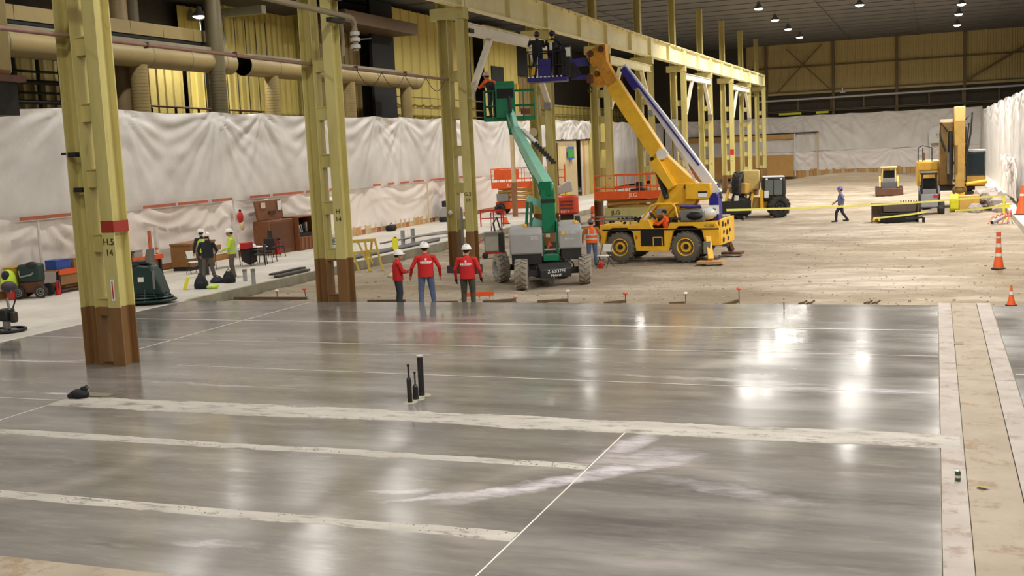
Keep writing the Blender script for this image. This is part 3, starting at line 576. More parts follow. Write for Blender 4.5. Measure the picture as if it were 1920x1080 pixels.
# ================================================================ MACHINES
def wheel(parent, c, R, w, axis, rim_mat, name='wheel', tread=14, hub=.5, lug=.03, tire=RUBBER, rimd=.62):
    """axis: unit vector of the axle pointing to the outer face"""
    c = Vector(c); a = Vector(axis).normalized(); rot = Vector((0, 0, 1)).rotation_difference(a).to_matrix()
    h = w/2; m = MB().lathe([(R*.55, -h), (R*.84, -h), (R*.96, -h*.8), (R*.985, 0), (R*.96, h*.8), (R*.84, h), (R*.62, h), (R*.58, h*.7), (R*.3, h*.35)], 28, c, rot)
    t = m.build(name, tire, parent)
    g = MB()
    for k in range(tread):
        for s in (-1, 1):
            an = 2*math.pi*(k+(.25 if s > 0 else -.25))/tread; p = Vector((math.cos(an)*R*.985, math.sin(an)*R*.985, s*h*.45)); M = Matrix.Rotation(an, 3, 'Z') @ Matrix.Rotation(s*.6, 3, 'X')
            g.box(rot @ p+c, (lug*2, R*.13, h*1.05), rot @ M)
    g.build('tread', tire, t)
    MB().lathe([(.01, h*.45), (R*.2, h*.5), (R*.22, h*.78), (R*.34, h*.72), (R*.36, h*.4), (R*.52, h*.45), (R*rimd, h*.98), (R*rimd-.03, h*1.02), (R*.5, h*.35), (R*.3, h*.2)], 24, c, rot).build('rim', rim_mat, t)
    MB().lathe([(.001, h*.85), (R*.14, h*.84), (R*.17, h*.5), (R*.17, 0)], 12, c, rot).build('hub', BLACK if hub else STEEL, t)
    return t
# ---------------------------------------------------------------- articulated boom lift
GREENLIT = paint('boom_green_lit', (150, 212, 188), .45, wear=.2)  # lift green made paler: lamp light on the boom painted into the colour
TIREG = paint('tyre_grey', (150, 142, 128), .9, wear=.5, dark=(104, 98, 88))
bl = thing('boom_lift', 'green boom lift with grey covers and tan lug tyres on the dirt', 'boom lift', (-12.6, 35.85, DZ(-12.6, 35.85)+.02), math.radians(37.7))
for sx, sy in ((-1, -1), (-1, 1), (1, -1), (1, 1)):
    st_ = math.radians(-22) if sy < 0 else 0
    wheel(bl, (sx*1.12, sy*1.18, .47), .48, .42, (sx*math.cos(st_), math.sin(st_)*sx, 0), GREY, tire=TIREG, tread=16, hub=0, lug=.035)
MB().bx(-.62, .62, -1.2, 1.2, .32, .72).build('chassis', BLACK, bl, bevel=.04); MB().bx(-.95, .95, -1.25, -1.05, .38, .58).build('axle', BLACK, bl); MB().bx(-.95, .95, 1.05, 1.25, .38, .58).build('axle', BLACK, bl)
MB().prism([(-1.42, .3), (-1.42, .58), (-1.2, .78), (-.9, .78), (-.9, .3)], -.55, .55, 'x').build('front_box', BLACK, bl, bevel=.03)
text('model_lettering', 'Z-60/37FE', .15, WINK, (.02, -1.425, .51), (math.pi/2, 0, 0), bl); text('model_lettering', 'Hybrid', .13, WINK, (.0, -1.425, .38), (math.pi/2, 0, 0), bl)
MB().tube((0, 0, .72), (0, 0, .86), .55, n=24).build('slew_ring', BLACK, bl)
MB().path([(.35, -1.1, .72), (.55, -1.2, .85), (.72, -1.15, .7), (.75, -1.1, .5)], .025).build('hose', BLACK, bl)
up = bpy.data.objects.new('turntable', None); COL.objects.link(up); up.parent = bl; up.location = (.18, -.14, .03); up.rotation_euler = (0, 0, math.radians(19.5-37.7))
COVER_T = paint('cover_top', (205, 203, 198), .5, wear=.15)
def cover(x0, x1, y0, y1, z0, z1, nm):
    o = MB().prism([(y0, z0), (y0, z1-.16), (y0+.12, z1-.03), (y0+.4, z1), (y1, z1), (y1, z0)], x0, x1, 'x').build(nm, GREY, up, bevel=.06)
    MB().bx(x0+.06, x1-.03, y0+.06, y1-.05, z0-.36, z0+.02).build('lower_tray', BLACK, up, bevel=.03); return o
c1 = cover(-1.28, -.18, -1.05, .9, 1.05, 1.92, 'engine_cover'); c2 = cover(.36, 1.14, -.95, .9, 1.18, 1.98, 'battery_cover')
text('hire_lettering', 'SUNBELT\nRENTALS', .07, WINK, (-.42, -1.062, 1.6), (math.pi/2, 0, 0), up, align='CENTER'); text('hire_lettering', 'SUNBELT', .1, WINK, (.82, -.962, 1.72), (math.pi/2, 0, 0), up); text('hire_lettering', 'RENTALS', .075, WINK, (.72, -.962, 1.52), (math.pi/2, 0, 0), up)
MB().tube((.52, -.965, 1.72), (.52, -.95, 1.72), .07, n=14).build('hire_logo', YEL, up)
for x, y, z in ((-.75, -.3, 1.94), (.95, -.4, 2.0)): MB().tube((x, y, z), (x, y, z+.08), .08).build('beacon', YEL, up)
MB().bx(-.18, .36, -.9, -.7, .78, 1.02).build('step', GREEN, up, bevel=.03); MB().bx(-.18, .36, -.7, .9, .8, 1.0).build('floor_pan', DARK, up); MB().bx(.30, .36, -.8, .9, .9, 2.1).bx(-.18, -.12, -.6, .9, .9, 1.6).build('side_plate', GREEN, up)
MB().prism([(-.05, 1.15), (.15, 1.3), (.05, 1.45)], -.5, -.45).build('orange_tag', ORANGE, up)
MB().bx(-.16, .30, -.45, 0.02, 1.7, 3.15).build('mast', GREEN, up, bevel=.03); MB().bx(-.17, .31, -.47, .04, 2.72, 2.84).build('mast_band', BLACK, up)
MB().bar((-.55, .1, 1.9), (-.5, .2, 2.75), .1, .3).build('riser_arm', GREEN, up); MB().bar((-.62, .1, 2.9), (-.05, .2, 2.55), .14, .22).bar((-.5, .1, 2.1), (-.05, .2, 1.9), .14, .25).build('riser_link', GREENLIT, up); MB().bar((-.7, .1, 1.9), (-.62, .1, 2.75), .1).build('riser_post', GREEN, up)
MB().tube((-.25, .1, 3.35), (-.05, .05, 2.4), .05).build('lift_cylinder', CHROME, up)
b0 = (.1, -.25, 3.15); b1 = (-.98, 3.3, 5.25)
MB().taper(b0, b1, .34, .46, .26, .34).build('main_boom', GREENLIT, up, bevel=.02); MB().taper((-.02, -.15, 2.98), (-.8, 2.6, 4.62), .2, .18, .16, .14).build('boom_rib', GREEN, up)
MB().bar((-.02, -.45, 3.2), (.12, .05, 3.2), .4, .45).build('boom_end_plate', GREEN, up)
MB().bar((-.25, 2.2, 4.75), (-.72, 3.1, 5.25), .16, .1).build('hose_carrier', WHITE, up)
hc = MB()
for k in range(9): hc.box(Vector((-.3, 2.2, 4.75))+Vector((.08, -.1, -.09))*k, (.2, .05, .1))
hc.build('hose_chain', BLACK, up)
MB().taper(b1, (-1.1, 3.5, 6.0), .2, .26, .16, .2).build('jib', GREENLIT, up); MB().bar((-1.15, 3.2, 5.1), (-1.3, 3.4, 5.95), .07).build('jib_link', GREEN, up); MB().tube((-1.12, 3.35, 5.9), (-1.16, 3.4, 6.5), .06).build('rotator', BLACK, up)
# platform basket (centre about x -1.75, width 1.85)
bk = MB(); X0, X1, Y0, Y1, ZB = -2.1, -.24, 3.55, 4.35, 5.62
MB().bx(X0, X1, Y0, Y1, ZB, ZB+.14).build('platform_floor', GREEN, up); rl = MB()
for z in (ZB+.55, ZB+1.1):
    for a, b in (((X0, Y0), (X1, Y0)), ((X0, Y1), (X1, Y1)), ((X0, Y0), (X0, Y1)), ((X1, Y0), (X1, Y1))): rl.tube((*a, z), (*b, z), .022, n=8)
for x in (X0, X0+.35, X1, X1-.4):
    for y in (Y0, Y1): rl.tube((x, y, ZB), (x, y, ZB+1.1), .022, n=8)
rl.build('guard_rails', GREEN, up)
MB().bx(-1.66, -.94, Y0-.14, Y0-.04, ZB+.1, ZB+1.35).build('control_panel', GREEN, up, bevel=.02); MB().bx(-1.6, -1.0, Y0-.17, Y0-.14, ZB+.82, ZB+1.15).build('panel_recess', DARK, up); MB().bx(-1.64, -.96, Y0-.15, Y0+.3, ZB+1.3, ZB+1.42).build('control_box', GREEN, up, bevel=.02)
MB().bx(-.75, -.4, Y0-.1, Y0, ZB+.2, ZB+.4).build('red_pack', RUST, up); MB().tube((-.85, Y0-.02, ZB+1.1), (-.85, Y0-.02, ZB+1.3), .06).build('joystick', YEL, up)
# ---------------------------------------------------------------- carry deck crane
cz = DZ(-10, 42.6)+.02
cr_ = thing('mobile_crane', 'yellow carry deck crane with raised boom and blue counterweight frame', 'crane', (-10.05, 42.75, cz), math.radians(-4))
for sx in (-1.31, 1.31):
    for sy in (-1, 1): wheel(cr_, (sx, sy*.95, .57), .58, .42, (0, sy, 0), YEL, tread=18, hub=1, lug=.02, tire=paint('tyre_dusty', (104, 98, 88), .9, wear=.5, dark=(70, 66, 60)), rimd=.6)
side = [(-2.12, .62), (-2.12, 1.42), (-.62, 1.42), (-.42, 1.62), (-.12, 1.62), (.02, 1.28), (.62, 1.28), (.72, 1.5), (2.5, 1.5), (2.62, 1.3), (2.62, .62), (2.08, .62), (1.95, 1.2), (1.6, 1.36), (1.05, 1.36), (.82, 1.15), (.66, .42), (-.66, .42), (-.78, 1.15), (-1.0, 1.32), (-1.62, 1.32), (-1.85, 1.15), (-1.95, .62)]
MB().prism(side, -1.12, -.92).build('near_side_plate', YEL, cr_, bevel=.02); MB().prism(side, .92, 1.12).build('far_side_plate', YEL, cr_, bevel=.02)
MB().bx(-2.1, 2.55, -.55, .55, .55, 1.35).build('frame', BLACK, cr_); MB().bx(-2.12, -.6, -1.1, 1.1, 1.36, 1.44).build('deck', YEL, cr_); MB().bx(.75, 2.55, -1.1, 1.1, 1.4, 1.5).build('deck', YEL, cr_)
MB().bx(-.45, .48, -1.135, -.7, .62, 1.24).build('cab_well', DARK, cr_); MB().bx(-2.0, 2.6, -1.135, -1.12, 1.22, 1.27).build('black_stripe', BLACK, cr_)
fr_ = MB(); fr_.bar((.05, -1.14, .62), (.05, -1.14, .95), .03).bar((.4, -1.14, .62), (.4, -1.14, .95), .03).bar((.05, -1.14, .95), (.4, -1.14, .95), .03); fr_.build('step_frame', YEL, cr_)
MB().bx(2.6, 2.66, -1.05, 1.05, .62, 1.6).build('rear_plate', YEL, cr_, bevel=.02)
for k, (y, z) in enumerate(((-.8, 1.4), (-.4, 1.35), (0, 1.42), (-.65, 1.1), (-.15, 1.05), (.3, 1.1), (-.7, .8), (0, .8))): MB().tube((2.65, y, z), (2.69, y, z), .07 if k % 2 else .1, n=10).build('rear_port', BLACK, cr_)
MB().bx(2.1, 2.35, -1.5, -1.25, .35, .8).build('outrigger_box', STEEL, cr_); MB().bx(2.1, 2.35, 1.25, 1.5, .35, .8).build('outrigger_box', STEEL, cr_)
for sy, tilt in ((-1, .25), (1, .25)):
    MB().bar((2.2, sy*1.2, .95), (2.4, sy*1.62, .16), .2, .16).build('outrigger_leg', YEL if sy < 0 else RUST, cr_); MB().box((2.42, sy*1.68, .06), (.95 if sy < 0 else .8, .5, .09)).build('outrigger_pad', WOOD if sy < 0 else RUST, cr_)
# roll frame
MB().path([(-.5, -.95, 1.55), (-.05, -.95, 2.15), (.1, -.95, 2.2), (.75, -.95, 2.2), (.88, -.95, 2.1), (1.02, -.95, 1.5)], .04, 10).path([(-.5, -.15, 1.55), (-.05, -.15, 2.15), (.1, -.15, 2.2), (.75, -.15, 2.2), (.88, -.15, 2.1), (1.02, -.15, 1.5)], .04, 10).tube((.1, -.95, 2.2), (.1, -.15, 2.2), .04).tube((.8, -.95, 2.18), (.8, -.15, 2.18), .04).build('roll_frame', YEL, cr_)
MB().bx(-.3, .0, -.95, -.2, 1.4, 1.62).build('dashboard', YEL, cr_); MB().lathe([(.16, -.015), (.19, 0), (.16, .015)], 18, (-.1, -.65, 1.75), Matrix.Rotation(math.radians(50), 3, 'Y')).tube((-.1, -.65, 1.75), (-.3, -.65, 1.55), .02).build('steering_wheel', BLACK, cr_)
MB().bx(.28, .72, -.9, -.4, .95, 1.1).bx(.62, .74, -.9, -.4, 1.1, 1.6).build('seat', BLACK, cr_, bevel=.03); MB().bx(-.05, .3, -.3, -.12, 1.75, 1.98).build('grey_screen', GREY, cr_)
# deck load: chains and rigging on the front deck
ch = MB()
for k in range(26):
    x = -2.0+random.random()*1.4; y = -1+random.random()*1.8; ch.lathe([(.045, -.02), (.075, 0), (.045, .02), (.03, 0), (.045, -.02)], 8, (x, y, 1.5+random.random()*.12), Matrix.Rotation(random.random()*3, 3, 'X'))
tag(ch.build('rigging_chain', BLACK, cr_), kind='stuff'); rr = MB()
for z in (1.62, 1.75): rr.tube((-2.3, -1.0, z), (-.75, -1.0, z), .03)
rr.tube((-2.0, -1.0, 1.44), (-2.0, -1.0, 1.8), .03).tube((-.9, -1.0, 1.44), (-.9, -1.0, 1.8), .03); rr.build('deck_rail', STEEL, cr_)
# superstructure
MB().tube((.55, .1, 1.45), (.55, .1, 1.62), .7, n=24).build('slew_ring', BLACK, cr_)
MB().prism([(-.42, 1.62), (.15, 2.72), (.45, 2.95), (1.3, 2.95), (1.45, 2.75), (1.45, 2.25), (1.1, 1.62)], -.12, .02).prism([(-.42, 1.62), (.15, 2.72), (.45, 2.95), (1.3, 2.95), (1.45, 2.75), (1.45, 2.25), (1.1, 1.62)], .5, .64).build('turret_plates', YEL, cr_, bevel=.015)
MB().bx(1.12, 2.1, -.3, .8, 2.32, 2.92).build('winch_housing', YEL, cr_, bevel=.03); MB().bx(1.62, 1.96, -.315, -.3, 2.55, 2.62).build('danger_label', INK, cr_); MB().bx(1.62, 1.96, -.315, -.3, 2.4, 2.55).build('danger_label_text', WINK, cr_); MB().tube((1.1, -.14, 2.8), (1.1, -.1, 2.8), .1).build('pivot_pin', RUST, cr_)
E1 = math.radians(-4); ct, st2 = math.cos(E1), math.sin(E1)
def cl_(p):
    d = Vector(p)-Vector((-10.05, 42.75, cz)); return Vector((d.x*ct+d.y*st2, -d.x*st2+d.y*ct, d.z))
yaw_y = .25
def bp(px_, py_, D): return cl_(dep(px_, py_, D))
pb0, pb1, pb2, pb3 = bp(1296, 352, 43.1), bp(1228, 242+48, 43.4), bp(1150, 158, 43.9), bp(1126, 112, 44.1)
def ybar(a, b, w0, h0, w1, h1, nm, mat):  # tapered bar whose broad side faces local -y
    d = (b-a).normalized(); n = Vector((0, 1, 0)); r = d.cross(n).normalized(); vs = []
    for p, w, h in ((a, w0, h0), (b, w1, h1)): vs += [p-r*h/2-n*w/2, p+r*h/2-n*w/2, p+r*h/2+n*w/2, p-r*h/2+n*w/2]
    m = MB(); m.add(vs, [(3, 2, 1, 0), (4, 5, 6, 7), (0, 1, 5, 4), (1, 2, 6, 5), (2, 3, 7, 6), (3, 0, 4, 7)]); return m.build(nm, mat, cr_, bevel=.015)
off = (pb1-pb0).normalized().cross(Vector((0, 1, 0))).normalized()
OCH = paint('boom_ochre', (226, 158, 46), .5, wear=.6, dark=(120, 74, 34), scale=5)
ybar(pb0+(pb0-pb1)*.05, pb1+(pb1-pb0)*.02, .5, .62, .5, .66, 'boom_base', YEL); ybar(pb1+(pb0-pb1)*.3, pb2, .42, .58, .42, .58, 'boom_outer', YEL); ybar(pb2+(pb1-pb2)*.1, pb3, .34, .5, .34, .46, 'boom_tip', OCH)
ybar(bp(1228, 300, 43.1), bp(1262, 352, 42.9), .5, .4, .5, .3, 'boom_cheek', YEL)
q = bp(1243, 289, 43.05); MB().tube(q, q+Vector((0, -.2, 0)), .21, n=24).build('white_drum', WHITE, cr_)
MB().tube(bp(1228, 305, 43.3), bp(1250, 372, 43.1), .11).build('boom_cylinder', BLACK, cr_); MB().bar(bp(1221, 295, 43.2), bp(1250, 350, 43.0), .06, .12).build('cylinder_guard', BLACK, cr_)
hd = pb3; MB().prism([(hd.x-.25, hd.z-.3), (hd.x-.45, hd.z-.05), (hd.x-.6, hd.z+.3), (hd.x-.05, hd.z+.55), (hd.x+.28, hd.z+.6), (hd.x+.3, hd.z-.1)], hd.y-.17, hd.y+.17).build('boom_head', OCH, cr_, bevel=.02)
for dx, dz_ in ((-.35, .25), (.1, .4), (-.1, -.55)): MB().tube((hd.x+dx, hd.y-.2, hd.z+dz_), (hd.x+dx, hd.y+.2, hd.z+dz_), .13, n=16).build('sheave', RUST, cr_)
MB().prism([(hd.x-.5, hd.z-.85), (hd.x-.45, hd.z-.5), (hd.x+.1, hd.z-.4), (hd.x+.3, hd.z-.9), (hd.x-.1, hd.z-1.1)], hd.y-.2, hd.y+.2).build('lower_head', OCH, cr_, bevel=.02)
hk = bp(1106, 148, 44.0); MB().tube(hk+Vector((0, 0, .9)), hk, .02).build('hoist_rope', BLACK, cr_); MB().box(hk, (.24, .2, .32)).build('hook_block', RUST, cr_, bevel=.03); MB().path([hk+Vector((0, 0, -.15)), hk+Vector((0, 0, -.3)), hk+Vector((.08, 0, -.38)), hk+Vector((.06, 0, -.5)), hk+Vector((-.06, 0, -.5)), hk+Vector((-.1, 0, -.4))], .03).build('hook', BLACK, cr_)
# blue and white personnel-basket frame parallel to the boom
JW = paint('jib_white', (222, 220, 224), .45, wear=.15); j0, j1 = bp(1344, 362, 42.6), bp(1170, 122, 43.6)
ybar(j0+(j0-j1)*.01, bp(1255, 238, 43.1), .22, .40, .22, .36, 'white_spar', JW); ybar(bp(1255, 238, 43.1), j1, .2, .36, .16, .16, 'white_spar', JW); ybar(bp(1312, 310, 42.75), bp(1175, 130, 43.5), .24, .07, .24, .07, 'blue_stripe', BLUE); ybar(bp(1195, 165, 43.4), bp(1168, 128, 43.5), .26, .3, .24, .24, 'blue_sleeve', BLUE)
ybar(bp(1310, 352, 42.8), bp(1262, 262, 43.2), .06, .08, .06, .08, 'white_brace', JW); ybar(bp(1345, 345, 42.6), bp(1352, 372, 42.5), .2, .1, .2, .1, 'spar_foot', BLACK)
q0, q1 = bp(1333, 372, 42.5), bp(1352, 412, 42.5); MB().prism([(q0.x, q1.z), (q0.x, q0.z), (q0.x+.12, q0.z+.22), (q1.x-.05, q0.z+.2), (q1.x, q0.z), (q1.x, q1.z)], q0.y-.3, q0.y+.3).build('counterweight', BLUE, cr_, bevel=.02)
s0, s1 = bp(1329, 385, 42.15), bp(1350, 401, 42.15); MB().bx(s0.x, s1.x, s0.y-.02, s0.y, s1.z, s0.z).build('emblem_plate', WINK, cr_); sc = Vector(((s0.x+s1.x)/2, s0.y-.03, (s0.z+s1.z)/2))
MB().prism([(sc.x-.1, sc.z+.06), (sc.x-.06, sc.z-.02), (sc.x, sc.z-.06), (sc.x+.06, sc.z-.02), (sc.x+.1, sc.z+.06), (sc.x+.04, sc.z+.02), (sc.x, sc.z+.1), (sc.x-.04, sc.z+.02)], sc.y, sc.y+.008).build('emblem', INK, cr_)
MB().path([bp(1275, 387, 42.7), bp(1312, 387, 42.7), bp(1318, 400, 42.7)], .07).build('blue_handle', BLUE, cr_); MB().bx(1.0, 2.0, -.9, .2, 1.5, 1.95).build('engine_hood', STEEL, cr_, bevel=.06)
MB().ell((1.62, -.75, 1.72), (.42, .25, .2)).build('black_tarp', paint('tarp_black', (26, 26, 28), .6), cr_); MB().ell((2.0, -.55, 1.78), (.4, .3, .24)).build('silver_tarp', SILVER, cr_); MB().ell((.95, -.85, 1.62), (.16, .16, .16)).build('black_valve', BLACK, cr_)
text('maker_lettering', 'IC-200', .14, INK, (2.25, -1.14, 1.36), (math.pi/2, 0, 0), cr_); text('maker_logo', 'B', .2, RED, (-.62, -1.14, .95), (math.pi/2, 0, 0), cr_)
# basket held by a blue arm
mb = thing('work_basket', 'dark blue work basket held up beside the girder by the crane', 'basket', dep(1028, 150, 44.6), math.radians(14))
MB().bx(-.8, .78, -.55, .55, -.08, .08).build('basket_floor', BLUE, mb, bevel=.02); rb = MB()
for z in (.55, 1.1):
    for a, b in (((-.78, -.5), (.76, -.5)), ((-.78, .5), (.76, .5)), ((-.78, -.5), (-.78, .5)), ((.76, -.5), (.76, .5))): rb.tube((*a, z), (*b, z), .025)
for x in (-.78, -.3, .25, .76):
    for y in (-.5, .5): rb.tube((x, y, 0), (x, y, 1.1), .025)
rb.build('basket_rails', BLACK, mb); MB().bx(-.35, .15, -.52, -.49, .1, .8).build('blue_panel', BLUE, mb); sl = MB()
for k in range(9): sl.ell((-.72+k*.16, -.56, .1), (.05, .02, .03), 8, 5)
sl.build('floor_perforation', WINK, mb); MB().bx(.55, .95, -.4, .4, .1, 1.3).build('black_cabinet', BLACK, mb, bevel=.03); MB().bx(.75, .95, -.46, -.42, .85, 1.2).build('white_plate', WINK, mb)
a = MB(); a.bar((.9, 0, .62), (2.25, .1, .7), .16, .32).bar((.9, 0, .05), (2.7, .1, .02), .14, .18); a.build('blue_arm', BLUE, mb, bevel=.02); MB().bar((.85, 0, .2), (1.2, 0, .4), .2, .55).build('arm_joint', BLACK, mb)
MB().tube((-.55, -.55, .2), (-.5, -.6, .5), .06).build('yellow_tool', YEL, mb); MB().ell((-.5, -.45, .45), (.12, .1, .3)).build('tool_bag', BLACK, mb)
# ---------------------------------------------------------------- scissor lifts
def scissor(lab, loc, rz, L, w, hdeck, letter, two_tone=True, rails=1.1):
    s = thing('scissor_lift', lab, 'scissor lift', loc, rz)
    for sx in (-1, 1):
        for sy in (-1, 1): wheel(s, (sx*L*.36, sy*w*.42, .36), .36, .26, (0, sy, 0), BLACK, tread=12)
    MB().bx(-L/2+.15, L/2-.15, -w*.36, w*.36, .35, .85).build('chassis', ORANGE, s, bevel=.03)
    n = 3; z0 = .9; dzz = (hdeck-z0-.05)/n; sc_ = TAN if two_tone else STEEL
    for k in range(n):
        for sy in (-1, 1):
            MB().bar((-L*.4, sy*w*.3, z0+k*dzz+.05), (L*.4, sy*w*.3, z0+(k+1)*dzz), .07, .14).build('scissor_arm', sc_, s); MB().bar((L*.4, sy*w*.24, z0+k*dzz+.05), (-L*.4, sy*w*.24, z0+(k+1)*dzz), .07, .14).build('scissor_arm', sc_, s)
    MB().bx(-L/2, L/2, -w/2, w/2, hdeck, hdeck+.12).build('deck', ORANGE, s); MB().bx(-L/2, L/2, -w/2-.02, -w/2, hdeck+.0, hdeck+.42).build('toe_board', ORANGE, s)
    r = MB()
    for y in (-w/2, w/2):
        for z in (.6, rails): r.tube((-L/2, y, hdeck+z), (L/2, y, hdeck+z), .028)
        for k in range(int(L/.55)+1): x = -L/2+k*L/int(L/.55); r.tube((x, y, hdeck), (x, y, hdeck+rails), .026)
    for x in (-L/2, L/2):
        for z in (.6, rails): r.tube((x, -w/2, hdeck+z), (x, w/2, hdeck+z), .028)
    r.build('guard_rails', ORANGE, s); text('maker_lettering', letter, .3, WINK, (-L*.12, -w/2-.025, hdeck+.2), (math.pi/2, 0, 0), s); return s
p = at(1130, 432, z=-.28)
sA = scissor('large orange scissor lift with open rails parked behind the yellow crane', (-14.2, 57.9, DZ(-14, 58)), math.radians(3), 5.4, 1.9, 1.75, 'JLG', rails=1.25)
MB().bx(-2.2, 2.3, -.98, -.94, .5, 1.3).build('tan_skirt', paint('skirt_tan', (186, 176, 116), .5), sA); text('maker_lettering', 'JLG', .32, INK, (-1.6, -.99, 1.05), (math.pi/2, 0, 0), sA); MB().bx(-.9, -.1, -.4, .3, 1.9, 2.25).build('control_bin', BLACK, sA); MB().bx(-.6, -.3, -.3, .1, 2.25, 2.6).build('control_head', BLACK, sA)
sB = scissor('orange scissor lift against the plastic, behind the green boom', (-26.2, 70.6, .0), math.radians(8), 3.4, 1.8, 1.75, 'JLG', rails=1.3)
MB().bx(-1.5, .2, -.93, -.9, 2.35, 3.0).build('rail_panel', ORANGE, sB); MB().bx(-1.4, -.6, -.9, -.3, .9, 1.4).build('battery_box', STEEL, sB)
lad = thing('ladder_rack', 'orange upright ladder frame standing right of the far scissor lift', 'ladder', (-23.4, 69.6, 0), .1)
for x in (-.3, .3, .75): MB().bx(x-.04, x+.04, -.04, .04, 0, 4.6 if x < .5 else 3.2).build('rail', RUST if x < .5 else ORANGE, lad)
for k in range(9): MB().bx(-.3, .75 if k < 6 else .3, -.03, .03, .4+k*.48, .46+k*.48).build('rung', ORANGE, lad)
# ---------------------------------------------------------------- red compact excavator
re_ = thing('mini_excavator', 'red rounded rear of a compact excavator beside the lift mast', 'excavator', (-20.35, 62.7, DZ(-20.3, 62.7)), math.radians(18))
MB().prism([(.78*math.cos(a)*(1 if math.sin(a) < 0 else .8), .62*math.sin(a)) for a in [2*math.pi*k/20 for k in range(20)]], .62, 1.75, 'z').build('body', paint('kubota_red', (214, 74, 50), .4, wear=.2), re_, bevel=.12)
for z in (1.0, 1.2, 1.4): MB().box((0, -.6, z), (.8, .08, .07)).build('vent', RUST, re_)
text('model_lettering', 'U27-4', .2, WINK, (-.1, -.63, .8), (math.pi/2, 0, 0), re_)
for sx in (-1, 1): MB().prism([(-.95, .25), (-.75, .02), (.75, .02), (.95, .25), (.75, .48), (-.75, .48)], sx*.6-.16, sx*.6+.16, 'x').build('track', RUBBER, re_, bevel=.05)
MB().bx(-.4, .4, -.4, .4, .3, .65).build('undercarriage', BLACK, re_); MB().prism([(-.9, 1.75), (-.85, 2.05), (.15, 2.6), (.35, 2.5), (.4, 1.95)], -.1, .5).build('canopy', paint('canopy_grey', (190, 188, 186), .5), re_, bevel=.04); MB().bar((-.6, .6, 1.6), (-1.1, 1.6, 2.6), .25).build('boom_arm', STEEL, re_)
# ---------------------------------------------------------------- telehandler
th = thing('telehandler', 'tan and black telehandler with cab, parked past the crane', 'telehandler', (-9.9, 66.0, DZ(-9.9, 66)), math.radians(10))
for x, y in ((-.95, -.9), (1.25, -.9), (-.95, 1.2), (1.25, 1.2)): wheel(th, (x+.1, y, .62), .63, .42, (.25, -1 if y < 0 else 1, 0), BLACK, tread=16, lug=.04)
MB().bx(-1.5, 1.4, -.6, .9, .55, 1.15).build('chassis', TAN, th, bevel=.04); MB().bx(.45, 1.75, -.9, .4, .95, 2.3).build('cab_body', BLACK, th, bevel=.12); CG = paint('cab_glass', (112, 120, 118), .12, wear=.2); MB().bx(.62, 1.56, -.95, -.89, 1.3, 2.15).build('windscreen', CG, th); MB().bx(1.74, 1.8, -.75, .3, 1.3, 2.1).build('side_window', CG, th); MB().bx(1.06, 1.1, -.96, -.94, 1.3, 2.15).build('window_bar', BLACK, th); MB().bx(.5, 1.72, -.85, .4, 2.28, 2.36).build('cab_roof', paint('roof_pale', (214, 212, 206), .4), th, bevel=.04)
for x in (.7, 1.5): MB().ell((x, -.93, 2.2), (.07, .05, .06)).build('work_light', WINK, th)
MB().bar((.1, .6, 1.55), (-.7, -.9, 1.75), .5, .62).build('boom', TAN, th, bevel=.05); MB().bx(-.62, .35, -.3, .6, 1.6, 2.75).build('engine_housing', paint('housing_tan', (214, 190, 118), .5), th, bevel=.08); wheel(th, (-.85, -.4, 1.9), .78, .5, (.95, -.3, 0), BLACK, name='spare_tyre', tread=16)
MB().bx(-1.9, -.2, -1.3, -1.1, .3, 1.05).build('fork_carriage', BLACK, th); 
for x in (-1.6, -.6): MB().bx(x-.06, x+.06, -2.4, -1.2, .1, .16).build('fork', STEEL, th)
MB().bar((-1.75, -1.2, .5), (-1.45, -.8, 1.7), .12).build('tilt_link', YEL, th); MB().bar((-.3, -1.2, .4), (-.1, -.8, 1.4), .12).build('tilt_link', YEL, th); MB().bx(.32, .5, -1.0, -.7, .5, 1.6).build('yellow_pillar', YEL, th); MB().tube((-1.05, -1.15, 1.0), (-1.0, -1.15, 1.35), .13).build('white_jug', WHITE, th); MB().bx(.55, .8, -1.02, -.98, 1.15, 1.55).build('paper_notice', WINK, th)
for k in range(7): MB().bar((-1.6+k*.25, -1.0-.1*(k % 2), .7), (-1.45+k*.25, -.8, 1.2+.15*(k % 3)), .08).build('linkage', BLACK if k % 2 else STEEL, th)
# ---------------------------------------------------------------- skid steers, bucket, excavator
def skid(lab, loc, rz, body, frame, tracks=True, s=1):
    k = thing('skid_steer', lab, 'skid steer', loc, rz); k.scale = (s, s, s)
    for sx in (-1, 1):
        if tracks: MB().prism([(-.9, .3), (-.7, .02), (.7, .02), (.95, .35), (.6, .62), (-.7, .62)], sx*.75-.2, sx*.75+.2, 'x').build('track', RUBBER, k, bevel=.04)
        MB().prism([(-.8, .6), (-.8, 1.0), (.8, 1.35), (.95, 1.2), (.9, .6)], sx*.62-.06, sx*.62+.06, 'x').build('lift_arm', frame, k)
    MB().bx(-.56, .56, -.75, .85, .35, 1.0).build('body', body, k, bevel=.05)
    for sx in (-1, 1):
        for y in (-.5, .5): MB().bar((sx*.48, y, .95), (sx*.44, y, 2.0), .08).build('cab_post', frame, k)
    MB().bx(-.56, .56, -.65, .65, 1.95, 2.06).build('cab_roof', frame, k, bevel=.03); MB().bx(-.4, .4, -.05, .5, .9, 1.75).build('seat', DARK, k, bevel=.05); MB().bx(-.42, .42, -.56, -.52, .95, 1.25).build('front_guard', STEEL, k)
    return k
k1 = skid('tracked skid steer with yellow canopy at the foot of the far curtain', (-3.15, 85.9, DZ(-3.15, 85.9)), math.radians(3), paint('skid_grey', (92, 94, 98), .5), paint('skid_yellow', (226, 196, 110), .5))
MB().bx(-.95, .95, -1.25, -.75, .02, .5).build('low_bucket', RUST, k1)
